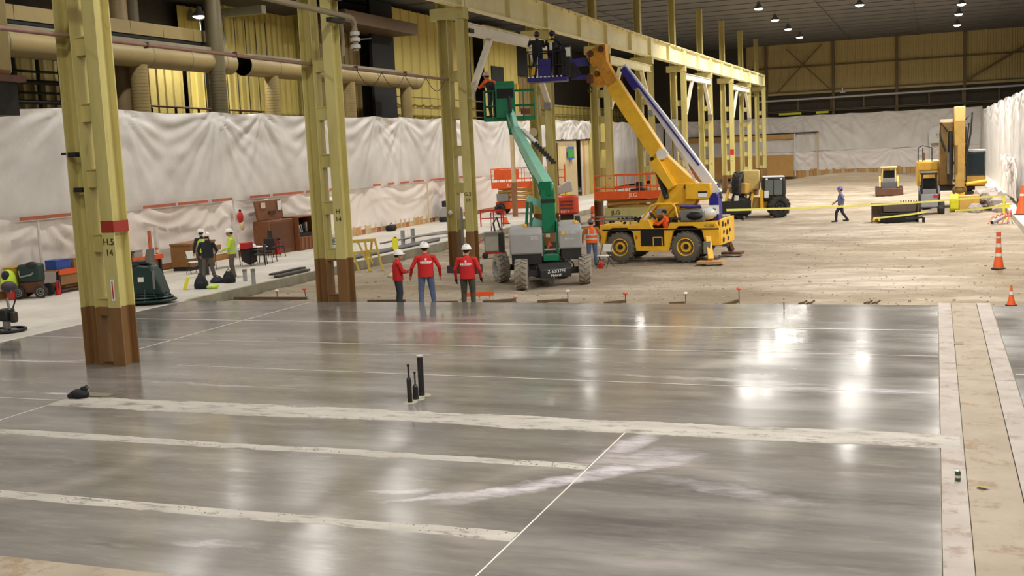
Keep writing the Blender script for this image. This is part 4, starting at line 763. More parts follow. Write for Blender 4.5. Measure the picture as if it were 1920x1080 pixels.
k2 = skid('black framed skid steer in front of the yellow excavator body', (-.05, 64.8, DZ(0, 64.8)), math.radians(2), paint('skid_silver', (150, 150, 158), .4), BLACK, s=1.1); k2.location.x = -.3; k2.scale = (.8, .9, 1.1); MB().bx(.25, .6, -.8, -.76, .85, .98).build('tail_light', RED, k2)
bu = thing('loader_bucket', 'large dark steel loader bucket lying open on the dirt', 'bucket', (-1.9, 59.4, DZ(-1.9, 59.4)), math.radians(2)); BUK = paint('bucket_brown', (70, 52, 40), .6, wear=.6, dark=(120, 98, 70))
bs = [(-.45, .02), (-.5, 1.1), (-.42, 1.12), (-.1, .95), (.35, .95), (.5, .6), (.45, .2), (.2, .02)]
MB().prism([(-.45, .02), (.2, .02), (.45, .2), (.5, .6), (.35, .95), (.4, 1.0), (.58, .62), (.52, .12), (.25, -.04), (-.45, -.04)], -1.1, 1.1, 'x').build('bucket_shell', BUK, bu)
for sx in (-1, 1): MB().prism([(-.45, -.02), (.25, -.02), (.5, .15), (.55, .62), (.38, 1.0), (-.2, 1.05)], sx*1.1-.03, sx*1.1+.03, 'x').build('bucket_side', BUK, bu)
MB().bx(-.55, 1.05, .3, .4, .55, .95).build('inner_plate', paint('bucket_plate', (98, 82, 74), .5), bu); MB().bx(-.7, 1.0, -.1, .35, .05, .5).build('dark_inside', DARK, bu)
for x in (-1.0, -.75): MB().ell((x, -.47, .22), (.06, .03, .09)).build('yellow_mark', YEL, bu)
MB().bar((.5, -.6, .25), (1.3, -.5, .3), .1).tube((1.35, -.5, .02), (1.35, -.5, .3), .07).build('tow_bar', BLACK, bu)
tr_ = thing('rake_attachment', 'row of upright rake tines between the two skid steers', 'attachment', (-1.35, 68, DZ(-1.35, 68)), 0); MB().bx(-.55, .55, 0, .1, .1, .22).build('rake_bar', BLACK, tr_)
for k in range(8): MB().bx(-.52+k*.14, -.46+k*.14, -.04, .04, 0, .62).build('tine', RUST, tr_)
EXY = paint('excavator_yellow', (180, 142, 64), .5, wear=.5, dark=(120, 92, 44)); EXD = paint('excavator_worn', (128, 100, 52), .6, wear=.6)
ex = thing('excavator', 'yellow excavator with boom folded upright and breaker hammer', 'excavator', (.6, 70.2, DZ(.6, 70)), math.radians(2))
for sx in (-1, 1): MB().prism([(-1.8, .5), (-1.5, .04), (1.5, .04), (1.8, .5), (1.5, .95), (-1.5, .95)], sx*1.15-.3, sx*1.15+.3, 'x').build('track', RUBBER, ex, bevel=.06)
MB().bx(-1.5, 1.5, -1.2, 1.9, 1.0, 1.35).build('turntable', BLACK, ex); MB().bx(-1.6, -.3, -1.0, 1.8, 1.2, 2.75).build('engine_body', paint('excavator_body', (206, 160, 52), .5, wear=.4), ex, bevel=.12); MB().bx(-1.5, -.4, -1.04, -.98, 1.5, 1.56).bx(-1.5, -.4, -1.04, -.98, 2.2, 2.24).build('body_seam', EXD, ex); MB().bx(1.0, 2.05, -1.25, .6, 1.2, 3.2).build('cab', paint('cab_dark', (50, 58, 56), .3), ex, bevel=.08); MB().bx(1.1, 1.95, -1.28, -1.24, 1.9, 3.05).build('windscreen', GLASS, ex); MB().bx(.95, 2.1, -1.3, .65, 3.18, 3.28).build('cab_roof', GREY, ex)
MB().prism([(-1.4, 1.35), (-1.75, 2.6), (-1.9, 4.9), (-1.55, 5.1), (-1.2, 2.8), (-.8, 1.35)], -.42, .3, 'x').build('boom', EXD, ex, bevel=.03); MB().taper((.62, -2.2, 1.2), (.62, -1.85, 5.35), .5, .6, .6, .6, (0, 1, 0)).build('stick', EXY, ex, bevel=.03); MB().bx(.34, .92, -2.2, -1.55, 4.9, 5.75).build('stick_top', paint('stick_pale', (232, 196, 120), .5), ex, bevel=.05); MB().tube((.15, -1.9, 1.6), (.15, -1.8, 4.4), .13).tube((.9, -1.9, 2.4), (.9, -1.8, 4.6), .1).build('hydraulic_ram', BLACK, ex)
MB().path([(.85, -1.9, 4.9), (1.3, -1.9, 5.4), (1.2, -2.0, 4.2), (.95, -2.1, 2.8)], .05).path([(.8, -1.9, 4.6), (1.12, -1.95, 4.8), (1.0, -2.0, 3.6), (.85, -2.1, 2.6)], .04).path([(.0, -1.9, 4.4), (-.35, -1.9, 4.9), (-.4, -1.9, 4.2), (-.1, -1.9, 3.3)], .05).build('hydraulic_hose', BLACK, ex)
MB().ell((.62, -2.2, 1.05), (.4, .3, .35)).build('linkage_head', EXD, ex); MB().bx(.35, .9, -2.45, -2.0, .35, .95).build('hammer_bracket', YEL, ex, bevel=.05); hr = MB()
for x in (-1.55, -.8, -1.3): hr.tube((x, -.9, 2.7), (x, -.9, 3.5), .03)
hr.path([(-1.55, -.9, 3.5), (-1.3, -.9, 3.65), (-.8, -.9, 3.5)], .03); hr.build('handrail', BLACK, ex)
MB().tube((1.0, -1.6, 1.35), (2.1, -1.7, 1.5), .12).build('yellow_ram', YEL, ex)
for z in (1.6, 2.6, 3.6, 4.6): MB().tube((.3, -2.0, z), (.95, -2.0, z), .09, n=12).build('stick_pin', RUST, ex)
for x in (-.44, .3): MB().prism([(-1.5, 2.3), (-1.78, 2.6), (-1.9, 4.7), (-1.62, 4.9), (-1.28, 2.7)], x, x+.03, 'x').build('boom_plate', EXY, ex)
MB().tube((.05, -1.95, 2.0), (.05, -1.9, 3.2), .07).build('ram_rod', CHROME, ex); MB().tube((.42, -2.4, 2.0), (.42, -2.4, 3.6), .09).build('bucket_ram', EXD, ex)
MB().bx(1.05, 2.0, -1.3, -1.27, 1.25, 1.8).build('cab_door_panel', EXY, ex); MB().tube((-1.2, .6, 2.7), (-1.2, .6, 3.2), .08).build('exhaust', RUST, ex)
db = thing('excavator_bucket', 'tan bucket with bright yellow side plate lying before the excavator', 'bucket', (1.3, 65.6, DZ(1.3, 65.6)), 0); MB().prism([(-.05, 0), (-.35, .2), (-.4, .7), (-.1, 1.0), (.25, .95), (.3, .0)], -.55, -.1, 'x').build('side_plate', BRIGHTY, db, bevel=.04); MB().bx(-.08, .95, -.35, .4, 0, .92).build('bucket_body', TAN, db, bevel=.05)
# rubble heap
rbm = pale_mat('rubble_grey', (150, 138, 130), (190, 178, 172), .8)
rh = thing('rubble_heap', 'heap of grey broken concrete against the right curtain', 'rubble', (2.75, 66.2, DZ(2.75, 66.2)))
for k in range(34):
    x, y = random.gauss(0, .45), random.gauss(.6, .9); r = random.uniform(.2, .5); MB().ell((x, y-.3, max(.08, 1.0-abs(x)*.7-abs(y-.6)*.3)), (r, r*.9, r*.7), 6, 4, Matrix.Rotation(random.random()*3, 3, 'X')).build('chunk', rbm, rh, smooth=False)
# ================================================================ PEOPLE
SKIN = paint('skin', (196, 146, 116), .6, wear=.1); HAIR = paint('hair_dark', (50, 38, 30), .8); HATW = paint('hard_hat_white', (238, 236, 230), .35, wear=.1)
JEAN = paint('jeans', (92, 108, 140), .85, wear=.4, dark=(66, 78, 106), scale=9); DJEAN = paint('dark_jeans', (58, 64, 74), .85, wear=.4, scale=9); OLIVE = paint('olive_trousers', (72, 68, 56), .85, wear=.4, scale=9); GREYT = paint('grey_trousers', (104, 94, 84), .85, wear=.4, scale=9); NAVY = paint('navy_trousers', (40, 40, 58), .85)
SHIRTR = paint('red_shirt', (200, 36, 34), .8, wear=.25, dark=(150, 22, 24), scale=6); BOOT = paint('work_boot', (70, 52, 38), .8); GLOVE = paint('black_glove', (24, 24, 26), .8); BLKS = paint('black_shirt', (34, 36, 42), .8); BLUS = paint('blue_shirt', (112, 118, 158), .8, wear=.3); DRKJ = paint('dark_jacket', (40, 40, 46), .8, wear=.4)
def capsule(m, a, b, ra, rb, n=10):
    a = Vector(a); b = Vector(b); d = b-a; L = d.length; q = Vector((0, 0, 1)).rotation_difference(d.normalized()).to_matrix()
    pr = [(max(ra*math.cos(t), 1e-3), -ra*math.sin(t)) for t in (1.5, 1.0, .5)]+[(ra, 0), (rb, L)]+[(max(rb*math.cos(t), 1e-3), L+rb*math.sin(t)) for t in (.5, 1.0, 1.5)]
    m.lathe(pr, n, a, q)
def loft(m, rings, n=18):
    vs = []; fs = []
    for (cx, cy, z, rx, ry) in rings: vs += [(cx+rx*math.cos(2*math.pi*k/n), cy+ry*math.sin(2*math.pi*k/n), z) for k in range(n)]
    for i in range(len(rings)-1):
        for k in range(n): fs.append((i*n+k, i*n+(k+1) % n, (i+1)*n+(k+1) % n, (i+1)*n+k))
    m.add(vs, fs+[tuple(range(n-1, -1, -1)), tuple(range((len(rings)-1)*n, len(rings)*n))])
def person(label, loc, rz, s=1.0, shirt=SHIRTR, legs=JEAN, hat=HATW, hands=SKIN, boots=BOOT, vest=None, logo=None, sleeve=None, voxel=.012, cat='person', stripes=True, hatdir=0, **J):
    j = dict(lh=(-.095, 0, .92), rh=(.095, 0, .92), lk=(-.11, .03, .5), rk=(.11, .03, .5), la=(-.12, -.02, .1), ra=(.12, -.02, .1), ls=(-.2, -.01, 1.42), rs=(.2, -.01, 1.42), le=(-.29, -.03, 1.14), re=(.29, -.03, 1.14), lw=(-.29, .06, .9), rw=(.29, .06, .9),
             neck=(0, .0, 1.5), head=(0, .035, 1.64), pelvis=(0, 0, .95), chest=(0, 0, 1.32), face=0.0, lt=None, rt=None); j.update(J)
    P = thing('person', label, cat, loc, rz); P.scale = (s*1.13, s*1.15, s); R = []; m = MB()
    def cap(a, b, ra, rb, t): capsule(m, a, b, ra, rb); R.append((np.array(a, float), np.array(b, float), ra, rb, t))
    pe, chv, nk = Vector(j['pelvis']), Vector(j['chest']), Vector(j['neck'])
    def mid(t): return pe+(chv-pe)*t
    rings = []
    for t, rx, ry in ((-.25, .15, .10), (0, .172, .12), (.3, .168, .12), (.62, .175, .125), (1.0, .19, .125)):
        c = mid(t); rings.append((c.x, c.y, c.z, rx, ry))
    c = chv+(nk-chv)*.62; rings.append((c.x, c.y, c.z, .15, .095)); rings.append((nk.x, nk.y, nk.z, .065, .065)); loft(m, rings)
    for i in range(len(rings)-1):
        a, b = rings[i], rings[i+1]; R.append((np.array(a[:3]), np.array(b[:3]), (a[3]+a[4])/2, (b[3]+b[4])/2, 1 if i > 0 else 2))
    H = Vector(j['head']); cap(nk, H, .058, .055, 0); f = j['face']; fr = Matrix.Rotation(f, 3, 'Z'); fw = fr @ Vector((0, 1, 0)); sd = fr @ Vector((1, 0, 0))
    m.ell(H+Vector((0, 0, .02)), (.078, .095, .118), 14, 10, fr); m.ell(H+fw*.035+Vector((0, 0, -.05)), (.055, .06, .06), 10, 8, fr); m.ell(H+fw*.098+Vector((0, 0, -.005)), (.014, .018, .024), 8, 6, fr)
    for q in (-1, 1): m.ell(H+sd*.08*q+Vector((0, 0, .0)), (.012, .022, .034), 8, 6, fr)
    R.append((np.array(H), np.array(H+Vector((0, 0, .03))), .1, .1, 0))
    for q in 'lr':
        cap(j[q+'s'], j[q+'e'], .062, .05, 3); cap(j[q+'e'], j[q+'w'], .048, .034, 3); cap(j[q+'h'], j[q+'k'], .097, .072, 2); cap(j[q+'k'], j[q+'a'], .07, .056, 2); cap((Vector(j[q+'s'])*.6+nk*.4-Vector((0, 0, .03))), j[q+'s'], .07, .066, 3)
        A = Vector(j[q+'a']); toe = Vector(j[q+'t']) if j[q+'t'] else A+Vector((.03 if q == 'r' else -.03, .17, -.055)); cap(A+Vector((0, -.03, -.045)), toe, .05, .04, 4); cap(A, A+Vector((0, 0, -.04)), .05, .052, 4)
        E_, W_ = Vector(j[q+'e']), Vector(j[q+'w']); d = (W_-E_).normalized(); sdx = d.cross(Vector((0, 1, 0))); sdx = sdx.normalized() if sdx.length > .1 else Vector((1, 0, 0)); fd = sdx.cross(d).normalized()
        cap(W_, W_+d*.075, .034, .036, 5)
        for k, (o, L) in enumerate(((-.03, .07), (-.01, .08), (.011, .075), (.03, .06))):
            b0 = W_+d*.09+fd*o; b1 = b0+d*L*.55+sdx*.008; cap(b0, b1, .0115, .0105, 5); cap(b1, b1+d*L*.4+sdx*(.018 if q == 'l' else .018), .0105, .009, 5)
        t0 = W_+d*.03+fd*.03; cap(t0, t0+fd*.03+d*.035, .013, .011, 5); cap(t0+fd*.03+d*.035, t0+fd*.038+d*.065, .011, .01, 5)
    me = m.mesh('body', True, False); tmp = bpy.data.objects.new('tmp', me); COL.objects.link(tmp); rm = tmp.modifiers.new('r', 'REMESH'); rm.mode = 'VOXEL'; rm.voxel_size = voxel; sm = tmp.modifiers.new('s', 'SMOOTH'); sm.iterations = 3; sm.factor = .5
    bpy.context.view_layer.update(); b = bpy.data.meshes.new_from_object(tmp.evaluated_get(bpy.context.evaluated_depsgraph_get())); bpy.data.objects.remove(tmp)
    n = len(b.polygons); ce_ = np.empty(n*3); b.polygons.foreach_get('center', ce_); ce_ = ce_.reshape(-1, 3); best = np.full(n, 9.); ix = np.zeros(n, int)
    for a, c, ra, rb_, t in R:
        v = c-a; L2 = max(v @ v, 1e-9); u = np.clip((ce_-a) @ v/L2, 0, 1); dd = np.linalg.norm(ce_-a-u[:, None]*v, axis=1)-(ra+(rb_-ra)*u); k = dd < best; best[k] = dd[k]; ix[k] = t
    b.materials.clear()
    for mt in (SKIN, shirt, legs, sleeve or shirt, boots, hands): b.materials.append(mt)
    b.polygons.foreach_set('material_index', ix.astype(np.int32)); b.polygons.foreach_set('use_smooth', np.ones(n, bool)); b.name = 'body'; obj('body', b, P)
    ho = bpy.data.objects.new('hard_hat' if hat else 'hair', (MB().lathe([(.001, .135), (.05, .125), (.09, .09), (.112, .04), (.118, 0), (.13, -.006), (.13, -.014), (.105, -.008), (.1, .03)], 20, (0, 0, 0), None, 1, 1.15).ell((0, .12, -.004), (.085, .06, .012), 12, 6).box((0, -.01, .125), (.03, .18, .03)) if hat else MB().ell((0, -.015, .03), (.086, .102, .1), 14, 8)).mesh('hat')); COL.objects.link(ho); ho.parent = P; ho.location = H+Vector((0, 0, .065 if hat else .03)); ho.rotation_euler = (0, 0, f+hatdir); ho.data.materials.append(hat or HAIR)
    if hat: MB().ell((0, -.03, -.01), (.082, .09, .07), 12, 8).build('hair', HAIR, P, H+Vector((0, 0, .03)))
    for q in (-1, 1): MB().ell((0, 0, 0), (.011, .008, .008), 8, 6).build('eye', INK, P, H+fw*.088+sd*.03*q+Vector((0, 0, .022)))
    MB().ell((0, 0, 0), (.022, .008, .005), 8, 5).build('mouth', paint('lips', (150, 84, 74), .6), P, H+fw*.094+Vector((0, 0, -.06)))
    lo_ = mid(-.16); sh = MB(); loft(sh, [(lo_.x, lo_.y, lo_.z, .194, .142), (mid(0).x, mid(0).y, mid(0).z, .196, .142)]+[(x, y, z, max(rx+.012, .188), ry+.014) for x, y, z, rx, ry in rings[2:-2]]+[(x, y, z, rx+.01, ry+.01) for x, y, z, rx, ry in rings[-2:-1]]); so = sh.build('vest' if vest else 'shirt', vest or shirt, P)
    if vest and stripes:
        st_ = MB(); 
        for t in (.25, .7):
            c = mid(t); loft(st_, [(c.x, c.y, c.z-.03, .2, .146), (c.x, c.y, c.z+.03, .2, .146)])
        st_.build('reflective_stripe', SILVER, so)
        for q in (-1, 1): MB().bar(mid(.75)+Vector((.1*q, -.143, 0)), chv+Vector((.1*q, -.135, .1)), .04, .008, (0, 1, 0)).build('reflective_stripe', SILVER, so)
    if logo:
        MB().box((0, -.141, 1.375), (.042, .004, .06)).build('shirt_logo', WINK, P); 
        for k in range(7): MB().box((-.12+.04*k, -.142, 1.3), (.03, .004, .05)).build('shirt_print', WINK, P)
        for k in range(9): MB().box((-.1+.025*k, -.142, 1.255), (.016, .004, .018)).build('shirt_print', WINK, P)
    return P
def rz_to(x, y, off=0): return math.atan2(-x, y)+math.radians(off)
def foot(px_, py_, z=None):
    p = at(px_, py_, z=-.31 if z is None else z); return Vector((p.x, p.y, DZ(p.x, p.y) if z is None else z))
p = Vector((-14.95, 29.55, DZ(-14.95, 29.55))); person('shorter man in red shirt with folded arms, leftmost of the three', p, rz_to(p.x, p.y, -78), .97, legs=DJEAN, voxel=.011, le=(-.25, .1, 1.15), re=(.25, .1, 1.15), lw=(-.02, .24, 1.17), rw=(.04, .22, 1.12), head=(0, .05, 1.63))
p = Vector((-13.98, 29.45, DZ(-14, 29.45))); person('tallest man in red shirt and blue jeans, middle of the three', p, rz_to(p.x, p.y, 6), 1.08, logo=1, voxel=.011, le=(-.33, -.02, 1.16), re=(.33, -.02, 1.14), lw=(-.36, .1, .92), rw=(.36, .08, .88), la=(-.15, -.02, .1), ra=(.17, 0, .1), lk=(-.13, .03, .5), rk=(.14, .03, .5))
p = Vector((-12.72, 29.6, DZ(-12.7, 29.6))); person('man in red shirt with black gloves and dark trousers, right of the trio', p, rz_to(p.x, p.y, -12), 1.06, legs=OLIVE, hands=GLOVE, logo=1, voxel=.011, le=(-.3, .0, 1.13), re=(.3, 0, 1.13), lw=(-.31, .1, .88), rw=(.31, .1, .9), face=.25)
p = foot(1111, 497); person('worker in orange vest and jeans standing by the folding chair', p, rz_to(p.x, p.y, 5), 1.0, shirt=HIORG, vest=HIORG, hat=paint('hat_grey', (110, 108, 104), .5), legs=JEAN, sleeve=paint('brown_sleeve', (176, 110, 50), .8), le=(-.31, .0, 1.15), re=(.31, 0, 1.15), lw=(-.3, .16, .95), rw=(.3, .16, .95), head=(0, .06, 1.62))
p = foot(1577, 418); person('man in blue hard hat and blue shirt walking past the excavated ground', p, rz_to(p.x, p.y, 92), 1.0, shirt=BLUS, legs=NAVY, hat=paint('hat_blue', (92, 84, 170), .4), boots=BLACK, lk=(-.1, .2, .52), la=(-.1, .22, .1), rk=(.1, -.06, .5), ra=(.1, -.28, .13), le=(-.26, -.12, 1.17), re=(.26, .08, 1.15), lw=(-.24, -.05, .95), rw=(.24, .26, 1.0))
# crane operator, seated
seat = Vector((-10.05, 42.75, cz))+Matrix.Rotation(math.radians(-4), 3, 'Z') @ Vector((.42, -.68, .42))
person('crane operator in orange shirt seated at the wheel', seat, math.radians(-4+90), .95, shirt=HIORG, legs=NAVY, hat=None, pelvis=(0, -.08, .78), chest=(0, -.02, 1.14), neck=(0, .02, 1.34), head=(0, .06, 1.48), lh=(-.1, 0, .72), rh=(.1, 0, .72), lk=(-.13, .4, .74), rk=(.13, .42, .72), la=(-.13, .5, .36), ra=(.13, .52, .34), ls=(-.19, .0, 1.25), rs=(.19, 0, 1.25), le=(-.26, .2, 1.05), re=(.26, .2, 1.05), lw=(-.14, .42, 1.16), rw=(.14, .42, 1.16))
# man in the boom lift platform
q = bpy.data.objects['boom_lift']; bpy.context.view_layer.update(); w = up.matrix_world @ Vector((-1.78, 3.95, 5.76))
person('man in orange shirt and harness leaning in the boom lift platform', w, rz_to(w.x, w.y, 40), .97, shirt=HIORG, legs=DJEAN, vest=DRKJ, stripes=False, hat=paint('hat_cream', (206, 186, 170), .5), chest=(0, .1, 1.28), neck=(0, .2, 1.44), head=(0, .28, 1.56), ls=(-.2, .14, 1.36), rs=(.2, .14, 1.36), le=(-.3, .3, 1.15), re=(.3, .3, 1.15), lw=(-.2, .5, 1.2), rw=(.2, .5, 1.2))
bpy.context.view_layer.update()
for lab, o, ra_, sh, ht in (('worker in dark clothes reaching up at the left of the crane basket', (-.38, -.1, .09), 10, DRKJ, paint('hat_brown', (96, 66, 60), .5)), ('worker in dark jacket with yellow collar, right in the crane basket', (.22, -.05, .09), -20, DRKJ, paint('hat_dark', (70, 70, 80), .4))):
    w = mb.matrix_world @ Vector(o); k = person(lab, w, rz_to(w.x, w.y, ra_), 1.0, shirt=sh, legs=NAVY, hat=ht, le=(-.28, .15, 1.3), re=(.28, .2, 1.25), lw=(-.2, .35, 1.5), rw=(.15, .42, 1.35))
    if ra_ < 0: MB().box((.0, -.14, 1.4), (.22, .02, .08)).build('yellow_collar', BRIGHTY, k); MB().box((0, -.15, 1.2), (.11, .01, .32)).build('white_tag', WINK, k)
# left walkway workers
p = foot(393, 528, 0); person('man in black shirt and grey trousers beside the white folding chair', p, rz_to(p.x, p.y, -15), .98, shirt=BLKS, legs=GREYT, le=(-.3, .02, 1.16), re=(.28, .12, 1.14), lw=(-.28, .14, .96), rw=(.2, .35, 1.05), la=(-.16, -.1, .1), lk=(-.14, 0, .5), ra=(.17, .1, .1))
p = Vector((-26.3, 35.6, 0)); person('man in lime vest half hidden behind the black-shirted man', p, rz_to(p.x, p.y, 20), .98, shirt=BLKS, vest=LIME, legs=DJEAN)
p = foot(438, 520, 0); person('man in lime vest in profile facing left by the tables', p, rz_to(p.x, p.y, 85), 1.0, shirt=LIME, vest=LIME, legs=GREYT, hands=WHITE, le=(-.26, .06, 1.15), re=(.26, .04, 1.15), lw=(-.22, .28, 1.05), rw=(.22, .26, 1.02))
# ================================================================ SMALL THINGS
def on(px_, py_, z=0.0): p = at(px_, py_, z=z); return Vector((p.x, p.y, z))
def ond(px_, py_): p = at(px_, py_, z=-.31); return Vector((p.x, p.y, DZ(p.x, p.y)))
PIPEB = paint('black_pipe', (30, 27, 27), .5, wear=.5, dark=(70, 60, 56), scale=12)
def stub(lab, p, r, h, neck=None, capm=None):
    s = thing('pipe_stub', lab, 'pipe', p); MB().tube((0, 0, -.05), (0, 0, h), r, n=18).build('pipe_body', PIPEB, s)
    MB().lathe([(r, 0), (r*2.6, .004), (r*3.2, 0)], 18).build('mortar_ring', CURB, s)
    if neck: MB().lathe([(r, h), (neck, h+.05), (neck, h+.22), (neck*1.4, h+.23), (neck*1.4, h+.26), (.001, h+.27)], 14).build('pipe_neck', PIPEB, s)
    if capm: MB().tube((0, 0, h-.01), (0, 0, h+.02), r*1.12, n=18).build('pipe_cap', capm, s)
    return s
stub('tall black pipe stub with pale rim, right of the floor cluster', on(791, 741), .052, .70, None, SILVER); stub('slim black pipe stub with narrow neck, left of the floor cluster', on(769, 754), .042, .40, .017); stub('short black pipe stub at the centre of the floor cluster', on(780, 748), .05, .22, .014)
rg = thing('work_bag', 'crumpled black bag lying where the pale strip begins', 'bag', on(150, 747)); MB().ell((0, 0, .08), (.2, .14, .1), 12, 8).ell((.08, .03, .17), (.08, .06, .06), 10, 6).ell((-.12, -.06, .06), (.1, .08, .06)).build('bag_body', paint('bag_black', (24, 24, 26), .8), rg); MB().path([(.1, 0, .2), (.16, .02, .25), (.2, .03, .2)], .012).build('strap', BLACK, rg); tag(MB().prism([(-.35, -.1), (.5, -.14), (.55, .1), (-.2, .16)], 0, .025, 'z').build('folded_mat', paint('mat_grey', (120, 112, 92), .9), None, on(158, 744)+Vector((0, .12, 0))), 'flat grey folded mat under the crumpled black bag', 'mat')
cn = thing('drink_can', 'small green and silver can standing on the pale strip', 'can', on(1796, 902, .012)); MB().lathe([(.001, 0), (.028, 0), (.033, .012), (.033, .11), (.026, .125), (.001, .125)], 18).build('can_body', paint('can_green', (70, 96, 60), .35, .3), cn); MB().lathe([(.026, .125), (.027, .13), (.001, .128)], 18).build('can_lid', CHROME, cn); MB().tube((0, 0, .045), (0, 0, .075), .0335, n=18).build('can_band', SILVER, cn)
lf = thing('dead_leaf', 'curled olive leaf lying on the tan strip', 'leaf', on(1841, 916, .012)); MB().add([(-.07, 0, .005), (-.03, .04, .03), (.03, .05, .02), (.08, .0, .012), (.03, -.04, .02), (-.03, -.035, .028), (0, 0, .008)], [(0, 1, 6), (1, 2, 6), (2, 3, 6), (3, 4, 6), (4, 5, 6), (5, 0, 6)]).build('leaf_blade', paint('leaf_olive', (150, 140, 70), .8), lf, recalc=False)
tag(MB().bx(-.09, .09, -.12, .12, 0, .006).build('steel_plate', paint('plate_brown', (132, 112, 92), .8), None, on(1798, 644, .009)), 'small brown plate set flush in the tan strip', 'plate')
# ---- stakes and form boards along the slab edge
def stake(lab, px_, py_, h, capc, lean=0):
    p = ond(px_, py_); s = thing('grade_stake', lab, 'stake', p, 0, 'grade stakes along the slab edge'); MB().tube((0, 0, -.1), (lean, 0, h), .014, n=8).build('rod', RUST, s); MB().lathe([(.012, h-.03), (.06, h-.02), (.075, h+.01), (.05, h+.04), (.001, h+.05)], 12, (lean, 0, 0)).build('cap', capc, s)
CAPR = paint('cap_red', (214, 84, 66), .6); CAPW = paint('cap_white', (226, 214, 196), .6); CAPP = paint('cap_pink', (232, 150, 130), .6)
for a in (('white capped stake left of the second column', 520, 560, .28, CAPW), ('leaning red capped stake just left of the second column', 575, 562, .33, CAPR, -.06), ('pink capped stake in front of the boom lift wheels', 967, 566, .2, CAPP), ('white capped stake right below the boom lift', 1065, 567, .36, CAPW), ('orange capped stake below the crane front wheel', 1173, 569, .3, CAPR), ('cream capped stake below the crane rear wheel', 1286, 572, .34, CAPW), ('red capped stake below the crane outrigger', 1386, 572, .5, CAPR), ('red capped stake by the left curb far from the columns', 376, 555, .1, CAPR)): stake(*a)
fbm = paint('form_board', (104, 84, 62), .85, wear=.6)
for lab, a, b in (('dark form board left of the leaning stake', (440, 562), (575, 563)), ('dark form board behind the three red shirted men', (690, 567), (760, 568)), ('short board between the two right-hand red shirts', (815, 569), (858, 566)), ('board leading to the pink capped stake', (905, 567), (965, 563)), ('board leading to the white capped stake', (1008, 568), (1065, 564)), ('board leading to the orange capped stake', (1133, 570), (1173, 566)), ('board leading to the cream capped stake', (1255, 571), (1284, 570)), ('board leading to the tallest red capped stake', (1356, 571), (1384, 565))):
    p, q = ond(*a), ond(*b); tag(MB().bar(p+Vector((0, 0, .05)), q+Vector((0, 0, .05)), .09, .09).build('form_board', fbm, bevel=.008), lab, 'board', 'form boards along the slab edge')
p = on(1470, 582); rbz = thing('rebar_pin', 'thin black pin standing at the far slab edge', 'pin', p); MB().tube((0, 0, 0), (0, 0, .2), .012, n=8).build('rod', BLACK, rbz); MB().lathe([(.012, .0), (.03, .003), (.012, .01)], 8).build('collar', CURB, rbz)
for lab, px_, dx in (('dark broken board scraps at the slab edge right of the pin', 1512, .25), ('dark root-like scrap at the slab edge near the strip', 1635, .2)):
    p = ond(px_, 571); s = thing('wood_scrap', lab, 'scrap', p)
    for k in range(4): MB().bar((-.2+k*.1, 0, .03), (-.1+k*.1, .12, .05+.05*(k % 2)), .04).build('splinter', fbm, s)
ob = thing('marker_board', 'low bright orange board on short legs beside the right red-shirted man', 'board', ond(893, 560), rz_to(-13.4, 32, 0)); MB().bx(-.42, .55, -.015, .015, .12, .26).build('orange_board', ORANGE, ob)
for x in (-.38, .1, .42): MB().bx(x-.02, x+.02, .015, .04, -.05, .2).build('leg', WOOD, ob)
# ---- cones
def cone(lab, p, h, r0, bands, base=True, group='traffic cones', pole=False):
    c = thing('traffic_cone', lab, 'cone', p, 0, group); CO = paint('cone_orange', (232, 98, 40), .55, wear=.2); CWm = paint('cone_band', (226, 220, 212), .5)
    MB().lathe([(r0, .03), (r0*.62, h*.35), (r0*(.45 if pole else .3), h*.7), (r0*(.42 if pole else .2), h), (.001, h+.01)], 18).build('cone_body', CO, c)
    for z0, z1 in bands:
        f = lambda z: r0*np.interp(z/h, [0, .35, .7, 1], [1, .62, .45 if pole else .3, .42 if pole else .2])+.004; MB().lathe([(f(z0), z0), (f(z1), z1)], 18).build('white_band', CWm, c)
    if base: MB().prism([(.9*r0*1.5*math.cos(a), .9*r0*1.5*math.sin(a)) for a in [math.pi/8+k*math.pi/4 for k in range(8)]], 0, .04, 'z').build('base', RUBBER, c)
cone('tall orange delineator with two white bands beside the dirt track', ond(1872, 504), 1.22, .17, ((.42, .52), (.72, .84), (1.0, 1.06)), pole=True)
cone('short orange cone with one white band near the slab corner', ond(1896, 572), .55, .11, ((.3, .38),))
cone('plain orange cone cut by the right edge of view', on(1916, 402, .02), 1.4, .3, ((.9, 1.0),)); cone('tall orange delineator before the brown job box', on(298, 513), 1.05, .14, ((.66, .76), (.84, .95)), pole=True); cone('far orange cone behind the red barrier frame', on(948, 420), .75, .2, ((.4, .5),))
